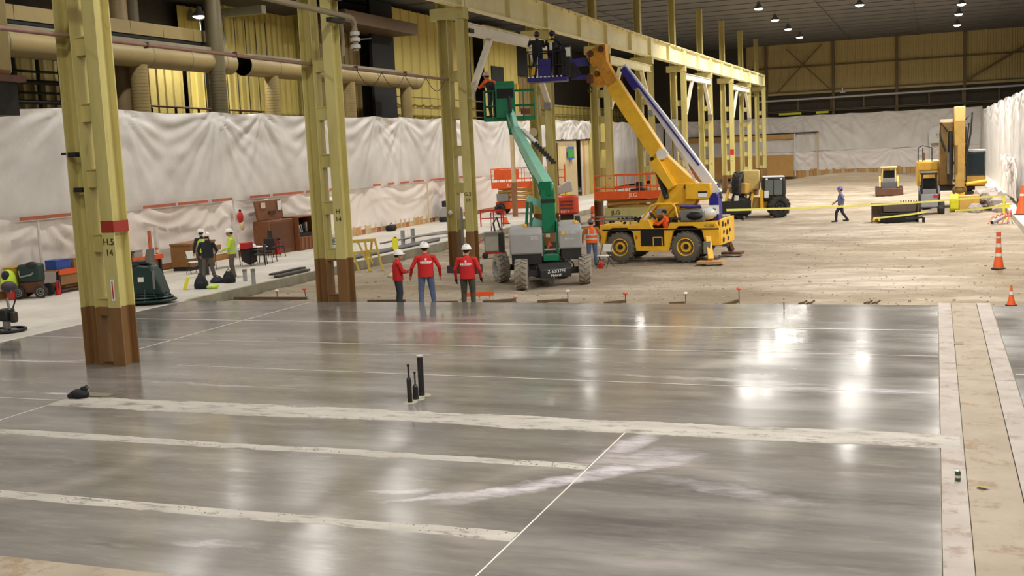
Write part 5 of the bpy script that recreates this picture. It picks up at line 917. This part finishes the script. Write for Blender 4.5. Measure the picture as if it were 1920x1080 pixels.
# ---- tape and post
YTAPE = paint('caution_tape', (226, 222, 90), .5, wear=.4, dark=(240, 240, 230), scale=14)
def tape(lab, a, b, sag, n=14):
    a, b = Vector(a), Vector(b); m = MB(); vs = []; d = (b-a).normalized()
    for k in range(n+1):
        q = a+(b-a)*(k/n)-Vector((0, 0, sag*math.sin(math.pi*k/n))); tw = .3*math.sin(k*2.1); o = Vector((0, .04*math.sin(tw), .045*math.cos(tw))); t2 = Vector((0, .004, 0)); vs += [q-o-t2, q+o-t2, q+o+t2, q-o+t2]
    fs_ = []
    for k in range(n):
        for i in range(4): fs_.append((k*4+i, k*4+(i+1) % 4, k*4+4+(i+1) % 4, k*4+4+i))
    m.add(vs, fs_+[(3, 2, 1, 0), (n*4, n*4+1, n*4+2, n*4+3)]); tag(m.build('caution_tape', YTAPE), lab, 'tape', 'caution tapes')
pp = at(1891, 384, z=-.1); ps = thing('tape_post', 'yellow post holding the caution tape by the right curtain', 'post', (3.2, 60.5, DZ(3.2, 60.5))); MB().bx(-.05, .05, -.05, .05, 0, 1.15).build('post_shaft', BRIGHTY, ps); MB().bx(-.3, .3, -.04, .04, .55, .65).build('cross_arm', BRIGHTY, ps); MB().bx(-.2, .2, -.2, .2, 0, .05).build('foot', BRIGHTY, ps)
tape('long yellow caution tape crossing in front of the excavator', at(1362, 394, Y=45.5), (3.2, 60.4, .9), .12, 26); tape('lower caution tape running to the right wall', (.9, 58.0, .35), (3.35, 56.3, .72), .05); tape('caution tape lying over the loader bucket mouth', (-2.9, 58.7, .02), (-.4, 58.7, .28), .03)
rh2 = thing('hose_heap', 'tangle of red hose with a grey pipe end by the right ledge', 'hose', ond(1866, 422)); MB().tube((-.15, -.2, .12), (.45, .5, .35), .09, n=14).build('grey_pipe', GREY, rh2); MB().tube((-.17, -.22, .115), (-.15, -.2, .12), .07, n=14).build('pipe_mouth', DARK, rh2)
for k in range(5): MB().path([(-.3+.2*k, .2*math.sin(k), .05), (-.1+.2*k, .4, .35+.08*k), (.3+.12*k, .7+.2*k, .25), (.6, 1.2+.1*k, .3+.05*k)], .025).build('red_hose', paint('hose_red', (206, 96, 80), .6), rh2)
# ---- left walkway
tw = thing('power_trowel', 'black walk-behind power trowel with ring guard at the left edge', 'power trowel', on(14, 622)); MB().lathe([(.46, .02), (.5, .03), (.5, .08), (.46, .09), (.44, .05), (.46, .02)], 28).build('ring_guard', BLACK, tw); MB().tube((0, 0, .08), (0, 0, .3), .1).build('gearbox', STEEL, tw)
for k in range(4): a = k*math.pi/2+.4; MB().bar((.1*math.cos(a), .1*math.sin(a), .06), (.44*math.cos(a), .44*math.sin(a), .03), .14, .02).build('blade', STEEL, tw)
MB().bx(-.2, .15, -.15, .2, .3, .62).build('engine', BLACK, tw, bevel=.04); MB().path([(.05, .1, .4), (.12, .25, .8), (.0, .5, 1.1), (-.25, .7, 1.2)], .02).build('handle', BLACK, tw); MB().bx(.15, .32, -.05, .12, .25, .55).build('fuel_tank', paint('tank_dark', (60, 52, 46), .5), tw, bevel=.04); MB().path([(.15, 0, .6), (.1, 0, .85), (.2, .1, 1.15)], .035).build('throttle_stem', STEEL, tw); MB().ell((.05, .15, 1.2), (.22, .2, .16)).build('grip_cluster', paint('cluster', (70, 60, 66), .7), tw)
rt = thing('ride_on_trowel', 'dark green ride-on trowel machine just right of the nearest column', 'power trowel', on(280, 572)+Vector((-.35, .35, 0)), .25); rt.scale = (.9, .9, .95); DG = paint('dark_green', (28, 58, 52), .45, wear=.35); MB().lathe([(1.0, .08), (1.05, .1), (1.05, .14), (1.0, .16)], 32, (0, 0, 0), None, 1, .7).lathe([(.92, .2), (.95, .22), (.92, .24)], 32, (0, 0, 0), None, 1, .7).build('ring_guard', DG, rt)
for k in range(14): a = 2*math.pi*k/14; MB().bar((1.0*math.cos(a), .7*math.sin(a), .1), (.6*math.cos(a), .42*math.sin(a), .5), .03).build('guard_spoke', DG, rt)
MB().prism([(-.6, .3), (.75, .3), (.55, .9), (.35, 1.25), (-.1, 1.3), (-.6, .9)], -.35, .35).build('body_shell', DG, rt, bevel=.06); MB().bx(-.55, -.05, -.3, .3, .9, 1.35).build('engine_block', BLACK, rt, bevel=.04); MB().bx(-.35, .15, -.28, .28, 1.3, 1.42).build('seat', BLACK, rt, bevel=.03); MB().prism([(.1, 1.35), (.2, 1.78), (.32, 1.8), (.3, 1.35)], -.2, .2).build('seat_back', paint('seat_grey', (120, 116, 110), .6), rt); MB().bx(.42, .5, -.37, -.34, .5, 1.1).build('grey_stripe', STEEL, rt)
for y in (-.2, .2): MB().path([(-.5, y, 1.2), (-.55, y, 1.6), (-.4, y, 1.7)], .025).build('control_lever', BLACK, rt)
MB().bx(-.1, .1, -.38, -.35, .75, .9).build('pale_label', WINK, rt)
gn = thing('floor_saw', 'dark green wheeled floor saw beside the bench at far left', 'floor saw', on(55, 560)+Vector((-.1, .3, 0)), .4); MB().bx(-.35, .35, -.3, .3, .55, 1.15).build('engine_housing', DG, gn, bevel=.06); MB().bx(-.3, .3, -.25, .25, .2, .55).build('frame', RUST, gn)
for x, y in ((-.35, -.35), (.4, -.35), (-.35, .35), (.4, .35)): wheel(gn, (x, y, .22), .22, .12, (0, -1 if y < 0 else 1, 0), STEEL, tread=10, lug=.01)
MB().path([(.3, -.2, 1.0), (.1, -.32, .8), (-.25, -.34, .75), (-.3, -.3, .95)], .03).build('hose', GREY, gn); MB().ell((.12, -.2, 1.12), (.22, .16, .12)).build('coiled_belt', BLACK, gn)
hd_ = thing('hand_truck', 'black hand truck leaning upright at the left edge', 'hand truck', on(6, 556)+Vector((-.3, .5, 0)), .35); MB().path([(-.22, 0, 0), (-.22, 0, 1.35), (-.15, 0, 1.45), (.15, 0, 1.45), (.22, 0, 1.35), (.22, 0, 0)], .022).build('frame', BLACK, hd_)
for z in (.5, .95): MB().tube((-.22, 0, z), (.22, 0, z), .018).build('cross_bar', BLACK, hd_)
MB().bx(-.2, .2, -.25, 0, .0, .03).build('toe_plate', BLACK, hd_); MB().tube((-.26, .08, .12), (-.2, .08, .12), .12, n=16).build('wheel', RUBBER, hd_); MB().tube((.2, .08, .12), (.26, .08, .12), .12, n=16).build('wheel', RUBBER, hd_)
rc = thing('red_drum', 'red can standing before the hand truck under a lime vest', 'drum', on(22, 562)); MB().lathe([(.15, 0), (.16, .05), (.16, .62), (.14, .66), (.001, .66)], 18).build('drum_body', RED, rc); MB().tube((.05, 0, .66), (.05, 0, .7), .03).build('bung', BLACK, rc)
lv = thing('safety_vest', 'lime vest draped over the red can at the left edge', 'vest', on(20, 562)+Vector((0, 0, .66))); MB().lathe([(.05, .36), (.16, .3), (.24, .12), (.27, -.2), (.25, -.22), (.2, .1), (.05, .3)], 16).build('vest_shell', LIME, lv); MB().ell((0.04, -.15, .17), (.14, .14, .17)).build('dark_lining', BLKS, lv)
bn_ = thing('work_bench', 'long bench with orange front beam left of the nearest column', 'bench', (-28.75, 30.2, 0)); MB().bx(-.35, .4, 0, 5.6, .78, .82).build('bench_top', WOOD, bn_); MB().bx(.4, .46, 0, 5.6, .66, .84).build('front_beam', ORANGE, bn_); MB().bx(.2, .26, .1, 5.5, .28, .66).build('apron', CARD, bn_); MB().bx(-.2, .3, .2, 5.4, .1, .14).build('lower_shelf', RUST, bn_)
for y in (.05, 2.0, 3.8, 5.5): MB().bx(.3, .4, y-.05, y+.05, 0, .78).build('post', BLACK, bn_)
def crate(lab, c, d, mat, rz=0, name='box', cat='box', lidm=None):
    b = thing(name, lab, cat, c, rz); MB().bx(-d[0]/2, d[0]/2, -d[1]/2, d[1]/2, 0, d[2]).build('body', mat, b, bevel=.012); MB().bx(-d[0]/2-.01, d[0]/2+.01, -d[1]/2-.01, d[1]/2+.01, d[2], d[2]+.025).build('lid', lidm or mat, b); return b
BLUB = paint('bin_blue', (50, 84, 170), .5)
for lab, y, d, m in (('blue bin at the near end of the orange bench', 30.6, (.5, .7, .32), BLUB), ('pale carton next to the blue bin on the bench', 31.4, (.4, .5, .3), CARD), ('green tool case on the bench', 32.0, (.4, .45, .22), paint('case_green', (110, 124, 90), .6)), ('tall open cardboard box on the bench', 32.6, (.45, .55, .55), CARD), ('cream carton behind the green case on the bench', 33.2, (.4, .5, .4), POSTM), ('dark blue crate near the column end of the bench', 33.9, (.4, .5, .6), paint('crate_slate', (84, 88, 120), .6)), ('grey tray at the column end of the bench', 34.6, (.4, .5, .25), GREY)): crate(lab, (-28.7, y, .82), d, m)
crate('yellow tool box between the floor saw and the curtain', (-29.2, 29.1, 0), (.4, .5, 1.05), paint('box_yellow', (190, 150, 40), .5)); crate('brown carton under the orange bench', (-28.85, 31.2, .14), (.3, .7, .28), CARD); crate('dark case under the column end of the bench', (-28.85, 33.4, .14), (.3, .8, .22), paint('case_dark', (40, 56, 52), .6))
def exting(lab, p, s=1):
    e = thing('fire_extinguisher', lab, 'extinguisher', p, 0, 'fire extinguishers'); e.scale = (s, s, s); MB().lathe([(.08, 0), (.085, .03), (.085, .4), (.06, .47), (.025, .5), (.025, .54)], 16).build('cylinder', RED, e); MB().bx(-.03, .1, -.02, .02, .53, .58).build('handle', BLACK, e); MB().path([(0, -.03, .53), (.1, -.05, .45), (.1, -.06, .2)], .014).build('hose', BLACK, e)
exting('red fire extinguisher on the floor before the orange bench', on(110, 553), 1.0); exting('large red extinguisher in front of the open tool chest', on(523, 477), 1.25)
jb = thing('job_box', 'large brown steel job box by the tall orange delineator', 'tool chest', (-28.4, 37.0, 0), .12); MB().bx(-.45, .45, 0, 2.0, .16, 1.02).build('chest_body', paint('job_box_tan', (140, 100, 54), .5, wear=.3), jb, bevel=.02); MB().bx(-.47, .47, -.02, 2.02, 1.02, 1.1).build('lid', paint('job_box_tan', (140, 100, 54)), jb)
for y in (.1, 1.9): MB().bx(-.4, .4, y-.06, y+.06, 0, .16).build('skid', BLACK, jb)
t_ = text('chest_lettering', 'KNAACK', .26, paint('letter_orange', (232, 120, 60), .6), (.455, 1.55, .78), (math.pi/2, 0, math.pi/2), jb); MB().bx(.455, .46, 1.85, 1.97, .55, .95).build('white_sticker', WINK, jb)
tag(MB().bx(-28.9, -28.8, 35.7, 35.8, 0, 1.75).build('marker_post', LATH), 'orange wooden post leaning by the plastic behind the ride-on trowel', 'post'); tag(MB().bx(-29.0, -28.88, 36.2, 36.34, 0, 1.85).build('white_post', PLU), 'pale post standing against the plastic by the delineator', 'post')
def fold_chair(lab, p, rz, m=WHITE):
    c = thing('folding_chair', lab, 'chair', p, rz); MB().bx(-.2, .2, -.02, .38, .43, .46).build('seat', m, c, bevel=.01); MB().box((0, -.1, .72), (.4, .03, .3), Matrix.Rotation(math.radians(12), 3, 'X')).build('backrest', m, c, bevel=.01)
    for x in (-.21, .21): MB().tube((x, -.14, .88), (x, .4, 0), .013, n=8).build('leg', BLACK, c); MB().tube((x*.9, .3, .44), (x*.9, -.2, 0), .013, n=8).build('leg', BLACK, c)
p = on(362, 512); fold_chair('white folding chair left of the black-shirted man', p, rz_to(p.x, p.y, 200)); p = ond(1138, 500); fold_chair('white folding chair beside the worker in the orange vest', p, rz_to(p.x, p.y, 150))
rcn = thing('gas_can', 'small red can under the chair by the orange vest worker', 'can', ond(1127, 503)); MB().lathe([(.1, 0), (.11, .03), (.11, .2), (.05, .26), (.03, .3)], 14).build('can_body', RED, rcn); MB().tube((.03, 0, .27), (.12, 0, .36), .015).build('spout', BLACK, rcn)
def table(lab, p, rz, L, Wd, cloth=None):
    t = thing('folding_table', lab, 'table', p, rz); MB().bx(-L/2, L/2, -Wd/2, Wd/2, .7, .74).build('tabletop', WHITE, t, bevel=.01)
    for x in (-L*.42, L*.42):
        for y in (-Wd*.4, Wd*.4): MB().tube((x, y, 0), (x*.95, y, .7), .016, n=8).build('leg', BLACK, t)
    if cloth: MB().prism([(-L*.5, .745), (L*.1, .745), (L*.05, .15), (-L*.2, .05), (-L*.45, .25)], -Wd/2-.03, -Wd/2-.005).build('dark_cloth', cloth, t)
    return t
table('white folding table behind the men at the left', at(418, 468, z=.74)-Vector((0, 0, .74)), 1.3, 1.5, .65); table('white folding table with a dark cloth hanging off its front', at(466, 464, z=.74)-Vector((0, 0, .74)), 1.3, 1.5, .65, paint('cloth_dark', (50, 44, 46), .9))
crate('brown carton held beside the black-shirted man on the table', at(404, 472, z=.745), (.3, .4, .25), CARD); crate('red tool case on the cloth covered table', at(462, 466, z=.745), (.3, .5, .22), RED)
for lab, y in (('white hard hat on the table left of the red case', 450), ('white hard hat on the table right of the red case', 476)):
    h = thing('hard_hat', lab, 'hard hat', at(y, 464, z=.745), 0, 'spare hard hats on the table'); MB().lathe([(.13, 0), (.12, .02), (.11, .06), (.07, .12), (.001, .15)], 16).build('hat_shell', HATW, h); MB().ell((0, -.1, .01), (.1, .08, .01)).build('hat_brim', HATW, h)
def office_chair(lab, p, rz, hb):
    c = thing('office_chair', lab, 'chair', p, rz); MB().bx(-.25, .25, -.24, .26, .42, .5).build('seat', BLACK, c, bevel=.03); MB().bx(-.24, .24, -.3, -.24, .5, hb).build('backrest', paint('chair_dark', (48, 42, 44), .8), c, bevel=.04)
    for x in (-.26, .26): MB().path([(x, -.28, .62), (x, .2, .66), (x, .24, .4), (x*1.1, .28, 0)], .018).build('arm_leg', BLACK, c); MB().path([(x, -.26, .5), (x*1.1, -.3, 0)], .018).build('leg', BLACK, c)
p = on(503, 492); office_chair('dark cushioned chair at the right end of the tables', p, rz_to(p.x, p.y, 160), 1.0); office_chair('dark chair with high back between table and tool chest', (-27.5, 42.6, 0), -.6, 1.2); p = on(486, 497); office_chair('low dark chair tucked beside the dark cloth', p, 2.0, .85)
tc = thing('tool_chest', 'brown steel tool chest with raised lid against the plastic', 'tool chest', (-28.5, 43.1, 0), 0); MB().bx(-.5, .35, 0, 2.05, 0, 1.55).build('chest_body', BROWNBOX, tc, bevel=.02); MB().box((-.25, 1.0, 2.02), (.12, 2.1, .9), Matrix.Rotation(math.radians(-8), 3, 'Y')).build('raised_lid', BROWNBOX, tc, bevel=.02)
MB().bx(-.17, -.15, .25, .6, 2.13, 2.38).build('paper_notice', paint('notice_pink', (232, 206, 180), .7), tc); MB().bx(-.15, -.13, 1.6, 1.9, 1.98, 2.4).build('paper_notice', WINK, tc); MB().bx(-.16, -.1, .85, 1.35, 1.83, 1.98).build('lid_handle', paint('recess_brown', (80, 46, 26), .6), tc); MB().bx(.34, .36, .15, 1.95, .2, 1.42).build('front_panel', paint('panel_brown', (104, 58, 30), .5), tc)
tc2 = thing('tool_chest', 'open brown chest full of dark tools right of the raised lid', 'tool chest', (-28.3, 45.25, 0), 0); MB().bx(-.5, .4, 0, 1.75, 0, .62).build('chest_base', BROWNBOX, tc2, bevel=.02); MB().bx(-.5, .36, 0, .06, .62, 1.55).build('side_wall', BROWNBOX, tc2); MB().bx(-.5, .36, 1.69, 1.75, .62, 1.55).build('side_wall', BROWNBOX, tc2); MB().bx(-.5, .38, 0, 1.75, 1.55, 1.6).build('top', BROWNBOX, tc2); MB().bx(-.5, -.46, .06, 1.69, .62, 1.55).build('back_wall', DARK, tc2); MB().bx(-.46, .25, .06, 1.69, .62, .8).build('tool_heap', paint('tools_dark', (50, 46, 48), .7), tc2)
for k in range(8): MB().bar((.1-.03*k, .2+.18*k, .8), (-.1, .25+.17*k, 1.05+.25*abs(math.sin(k*3))), .07).build('tool', (STEEL, BLACK, paint('tool_slate', (90, 92, 104), .5), WHITE)[k % 4], tc2)
for k in range(5): MB().bx(.4, .43, .12+.34*k, .24+.34*k, .06, .58).build('rib', paint('rib_brown', (150, 90, 50), .5), tc2)
jg = thing('water_jug', 'white jug on the floor right of the open chest', 'jug', (-27.7, 48.3, 0)); MB().lathe([(.13, 0), (.14, .05), (.14, .5), (.06, .6), (.05, .66)], 14).build('jug_body', WHITE, jg); MB().tube((0, 0, .66), (0, 0, .7), .06).build('cap', RED, jg)
hs_ = thing('hose_coil', 'coil of green hose on the floor below the open chest', 'hose', (-27.5, 47.2, 0)); MB().path([(.25*math.cos(k*.5), .45*math.sin(k*.5), .05+.012*k) for k in range(30)], .03).build('coil', paint('hose_green', (40, 90, 60), .6), hs_); MB().tube((.25, 0, .05), (.4, .1, .04), .035).build('nozzle', SILVER, hs_)
bp_ = thing('backpack', 'red bag hanging on the plastic above the lime vest man', 'bag', at(452, 425, X=-29.15)); MB().ell((0, 0, .42), (.1, .2, .28)).build('bag_body', RED, bp_); MB().ell((.04, .04, .02), (.06, .17, .2)).build('bag_pocket', POSTM, bp_); MB().ell((0, 0, .72), (.06, .06, .07)).build('top_loop', BLACK, bp_)
for lab, a, r, m in (('black duffel bag standing before the black-shirted man', (378, 541), (.26, .2, .26), paint('bag_navy', (30, 30, 40), .8)), ('black rucksack at the feet of the lime vest man', (430, 530), (.24, .2, .24), paint('bag_black', (24, 24, 26), .8)), ('dark tool bag between the two bags', (408, 530), (.28, .18, .13), BLKS)):
    p = on(*a); b = thing('bag', lab, 'bag', p); MB().lathe([(.8, 0), (1, .1), (1.02, .5), (.92, .9), (.7, 1.35), (.35, 1.7), (.001, 1.75)], 14, (0, 0, 0), Matrix.Diagonal((r[0], r[1], r[2]))).ell((r[0]*.25, -r[1]*.7, r[2]*.6), (r[0]*.6, r[1]*.5, r[2]*.5), 10, 6).build('bag_body', m, b); MB().path([(-r[0]*.5, 0, r[2]*1.6), (0, 0, r[2]*2.1), (r[0]*.5, 0, r[2]*1.6)], .015).build('strap', BLACK, b)
p = on(398, 541); v_ = thing('crumpled_vest', 'lime vest crumpled on the floor by the black duffel', 'vest', p); MB().ell((0, 0, .05), (.22, .15, .09), 12, 6).ell((.12, .05, .08), (.1, .1, .07)).build('cloth', LIME, v_); MB().bx(-.1, .1, -.16, -.1, .04, .09).build('stripe', SILVER, v_)
p = on(350, 543); bk_ = thing('caution_board', 'yellow and black board propped on the floor left of the duffel', 'board', p, .9); MB().box((0, 0, .2), (.04, .3, .42), Matrix.Rotation(.35, 3, 'Y')).build('board', BRIGHTY, bk_); MB().box((.03, 0, .2), (.03, .12, .4), Matrix.Rotation(.35, 3, 'Y')).build('black_bar', BLACK, bk_)
for lab, a, h in (('left of two grey pipe stubs on the walkway', (460, 527), .42), ('right of two grey pipe stubs on the walkway', (476, 534), .55)):
    s = thing('conduit_stub', lab, 'pipe', on(*a)); MB().tube((0, 0, 0), (0, 0, h), .075, n=16).build('pipe_body', GREY, s); MB().tube((0, 0, h-.08), (0, 0, h), .082, n=16).build('coupling', STEEL, s)
pbm = paint('pipe_dark', (64, 60, 58), .5)
pl = thing('pipe_bundle', 'short bundle of dark boards on the curb left of the second column', 'bundle', (-22.5, 34.6, .015));
for k in range(4): MB().bar((.12*(k % 2)-.2*(k//2), 0, .04+.08*(k//2)), (.12*(k % 2)-.2*(k//2), 2.2, .04+.08*(k//2)), .1, .07).build('board', pbm, pl)
pl2 = thing('pipe_bundle', 'long dark pipes lying along the curb behind the yellow trestle', 'bundle', (-22.75, 39.8, 0))
for k in range(5): MB().tube((-.14*k, .4*k, .05), (-.14*k+.1, 9.6+.3*k, .05), .05, n=8).build('pipe', pbm, pl2)
pl3 = thing('pipe_rack', 'grey pipes across two upright stubs behind the middle man', 'rack', (-23.7, 46.6, 0), 0)
for y in (1.0, 2.1): MB().tube((0, y, 0), (0, y, .7), .1, n=12).build('upright', GREY, pl3)
for k in range(3): MB().path([(.1+.1*k, -1.5+.6*k, .3+.02*k), (.1+.1*k, 2.5, .3), (.15+.2*k, 6.5, .25-.05*k)], .045).build('pipe', paint('pipe_mid', (120, 116, 112), .4), pl3)
sh_ = thing('trestle', 'yellow wooden trestle straddling the curb right of the second column', 'trestle', ond(684, 509), rz_to(-21, 39, 8)); TY = paint('trestle_yellow', (214, 186, 84), .6, wear=.3)
for x0, x1 in ((-.62, -.22), (-.28, .26), (.42, .72), (.02, .18)): MB().bar((x0+.1, .25, 1.2), (x1, -.05, 0), .08, .05).build('leg', TY, sh_)
for x0, x1 in ((-.7, -.4), (.3, .55)): MB().bar((x0+.1, .3, 1.2), (x1-.2, .9, 0.2), .08, .05).build('leg', TY, sh_)
MB().bx(-.6, .55, .2, .35, 1.15, 1.28).build('top_rail', TY, sh_); MB().bar((-.45, .15, .75), (.5, .15, .8), .03, .1).build('brace', TY, sh_); MB().bar((.1, .1, .9), (.35, 0, .3), .05).build('brace', TY, sh_)
ws = thing('floor_sign', 'small yellow folding floor sign on the walkway past the trestle', 'sign', on(742, 470), .5)
for s in (-1, 1): MB().box((0, s*.1, .3), (.26, .02, .6), Matrix.Rotation(s*.28, 3, 'X')).build('sign_panel', BRIGHTY, ws)
MB().bx(-.06, .06, -.03, .03, .56, .62).build('hinge', BLACK, ws)
hh = thing('hard_hat', 'pale hard hat lying on the dirt left of the leftmost red shirt', 'hard hat', ond(736, 517)); MB().lathe([(.17, 0), (.16, .03), (.14, .08), (.08, .14), (.001, .16)], 16).build('hat_shell', paint('hat_lime', (206, 200, 130), .5), hh); MB().ell((-.06, -.1, .01), (.14, .12, .015)).build('hat_brim', BLACK, hh)
p = on(731, 433); bb_ = thing('bag', 'black bag against the wooden base of the plastic wall', 'bag', p+Vector((.1, 0, 0))); MB().bx(-.2, .2, -.4, .4, 0, .34).build('bag_body', paint('bag_black', (24, 24, 26)), bb_, bevel=.12); MB().path([(0, -.2, .33), (0, 0, .48), (0, .2, .33)], .02).build('strap', BLACK, bb_)
cp = thing('air_compressor', 'grey tank compressor with blue box by the third column', 'compressor', (-28.6, 64.0, 0), .1); MB().tube((0, -.6, .5), (0, .75, .5), .42, n=20).build('tank', GREY, cp); MB().bx(-.3, .35, .5, 1.2, .5, 1.2).build('blue_cover', BLUB, cp, bevel=.04); MB().bx(-.3, .3, -.3, .4, .92, 1.3).build('motor', BLACK, cp, bevel=.03)
for y in (-.5, .9): MB().tube((-.4, y, .18), (.4, y, .18), .18, n=14).build('wheel', RUBBER, cp)
wc = thing('welding_cart', 'grey welding machine on a red cart behind the lift tyres', 'cart', ond(928, 482), .35); MB().bx(-.5, .5, -.3, .3, .2, .28).build('cart_frame', RED, wc); MB().bx(-.42, .2, -.28, .28, .28, 1.15).build('welder_case', paint('welder_grey', (130, 132, 128), .5), wc, bevel=.03); MB().bx(-.38, .16, -.3, -.27, .35, .95).build('front_grille', paint('grille_pale', (170, 168, 156), .5), wc); MB().bx(.2, .45, -.28, .28, .28, 1.1).build('side_tank', BLACK, wc, bevel=.05)
MB().path([(-.1, .2, 1.1), (-.1, .2, 1.95), (.35, .2, 1.95), (.35, .2, 1.0)], .03).build('red_handle', RED, wc); MB().path([(.05, 0, 1.15), (0, .05, 1.5), (.15, .05, 1.75), (.3, 0, 1.2)], .04).build('cable', BLACK, wc)
for k in range(5): MB().path([(-.45, -.2+.06*k, .9), (-.7-.05*k, -.2, .6), (-.85-.06*k, -.15+.1*k, .15), (-.6, -.2, .05)], .02).build('red_hose', paint('hose_red', (206, 96, 80)), wc)
for x in (-.4, .4): MB().tube((x, -.36, .14), (x, -.3, .14), .14, n=14).build('wheel', RUBBER, wc)
fb = thing('barrier_frame', 'red barrier frame standing on the walkway behind the welding cart', 'barrier', (-23.6, 58.6, 0), .2)
for x in (-.55, .2, .75): MB().bx(x-.03, x+.03, -.03, .03, 0, .95).build('post', RED, fb)
MB().bx(-.58, .78, -.03, .03, .85, .95).build('rail', RED, fb); MB().bx(-.58, .78, -.03, .03, .45, .5).build('rail', RED, fb)
bd = thing('orange_barrel', 'orange barrel behind the worker in the orange vest', 'barrel', on(1116, 418, -.28)+Vector((0, 0, 0))); MB().lathe([(.22, 0), (.24, .1), (.24, .9), (.2, 1.0), (.001, 1.02)], 18).build('barrel_body', ORANGE, bd); MB().tube((0, 0, .4), (0, 0, .55), .245, n=18).build('band', CAPW, bd)
hy = thing('hydrant_marker', 'yellow hydrant shaped marker before the plywood partition', 'hydrant', (-27.5, 84.5, 0)); MB().lathe([(.2, 0), (.16, .1), (.16, .9), (.22, .95), (.14, 1.15), (.001, 1.25)], 14).build('hydrant_body', BRIGHTY, hy); MB().tube((-.35, 0, .7), (.35, 0, .7), .1).build('outlets', BRIGHTY, hy)
vc = thing('small_cart', 'white and red curved hood of a small vehicle behind the crane', 'vehicle', (-11.6, 47.6, DZ(-11.6, 47.6)), .2); CW = paint('hood_white', (226, 220, 218), .4)
MB().prism([(-1.1, .7), (-1.0, 1.0), (-.6, 1.35), (0, 1.6), (.9, 1.65), (1.2, 1.5), (1.2, .7)], -.6, .6).build('hood', CW, vc, bevel=.1); MB().prism([(-1.0, .8), (-.9, .98), (-.4, 1.05), (.6, 1.0), (.7, .8)], -.62, -.6).build('red_flash', RED, vc); MB().bx(-1.0, 1.1, -.5, .5, .3, .7).build('chassis', BLACK, vc)
for x in (-.7, .8):
    for y in (-.55, .55): MB().tube((x, y-.1, .3), (x, y+.1, .3), .3, n=16).build('wheel', RUBBER, vc)
tag(MB().bar((-21.5, 52, .0), (-17.9, 60, .0), .12, .12).build('steel_channel', STEEL, None, (0, 0, DZ(-19.5, 56)+.06)), 'pale steel channel lying on the dirt behind the boom lift', 'beam')
lo = thing('leaning_timber', 'tall pale timber post standing between plastic and far scissor lift', 'post', (-25.3, 67.2, 0)); MB().bx(-.11, .11, -.11, .11, 0, 6.7).build('timber', POSTM, lo); MB().bx(-.14, .14, -.14, .14, 0, 2.2).build('brown_sleeve', paint('sleeve_brown', (146, 104, 66), .7), lo); MB().bx(.1, .8, -.06, .06, 6.4, 6.62).build('head_arm', POSTM, lo)
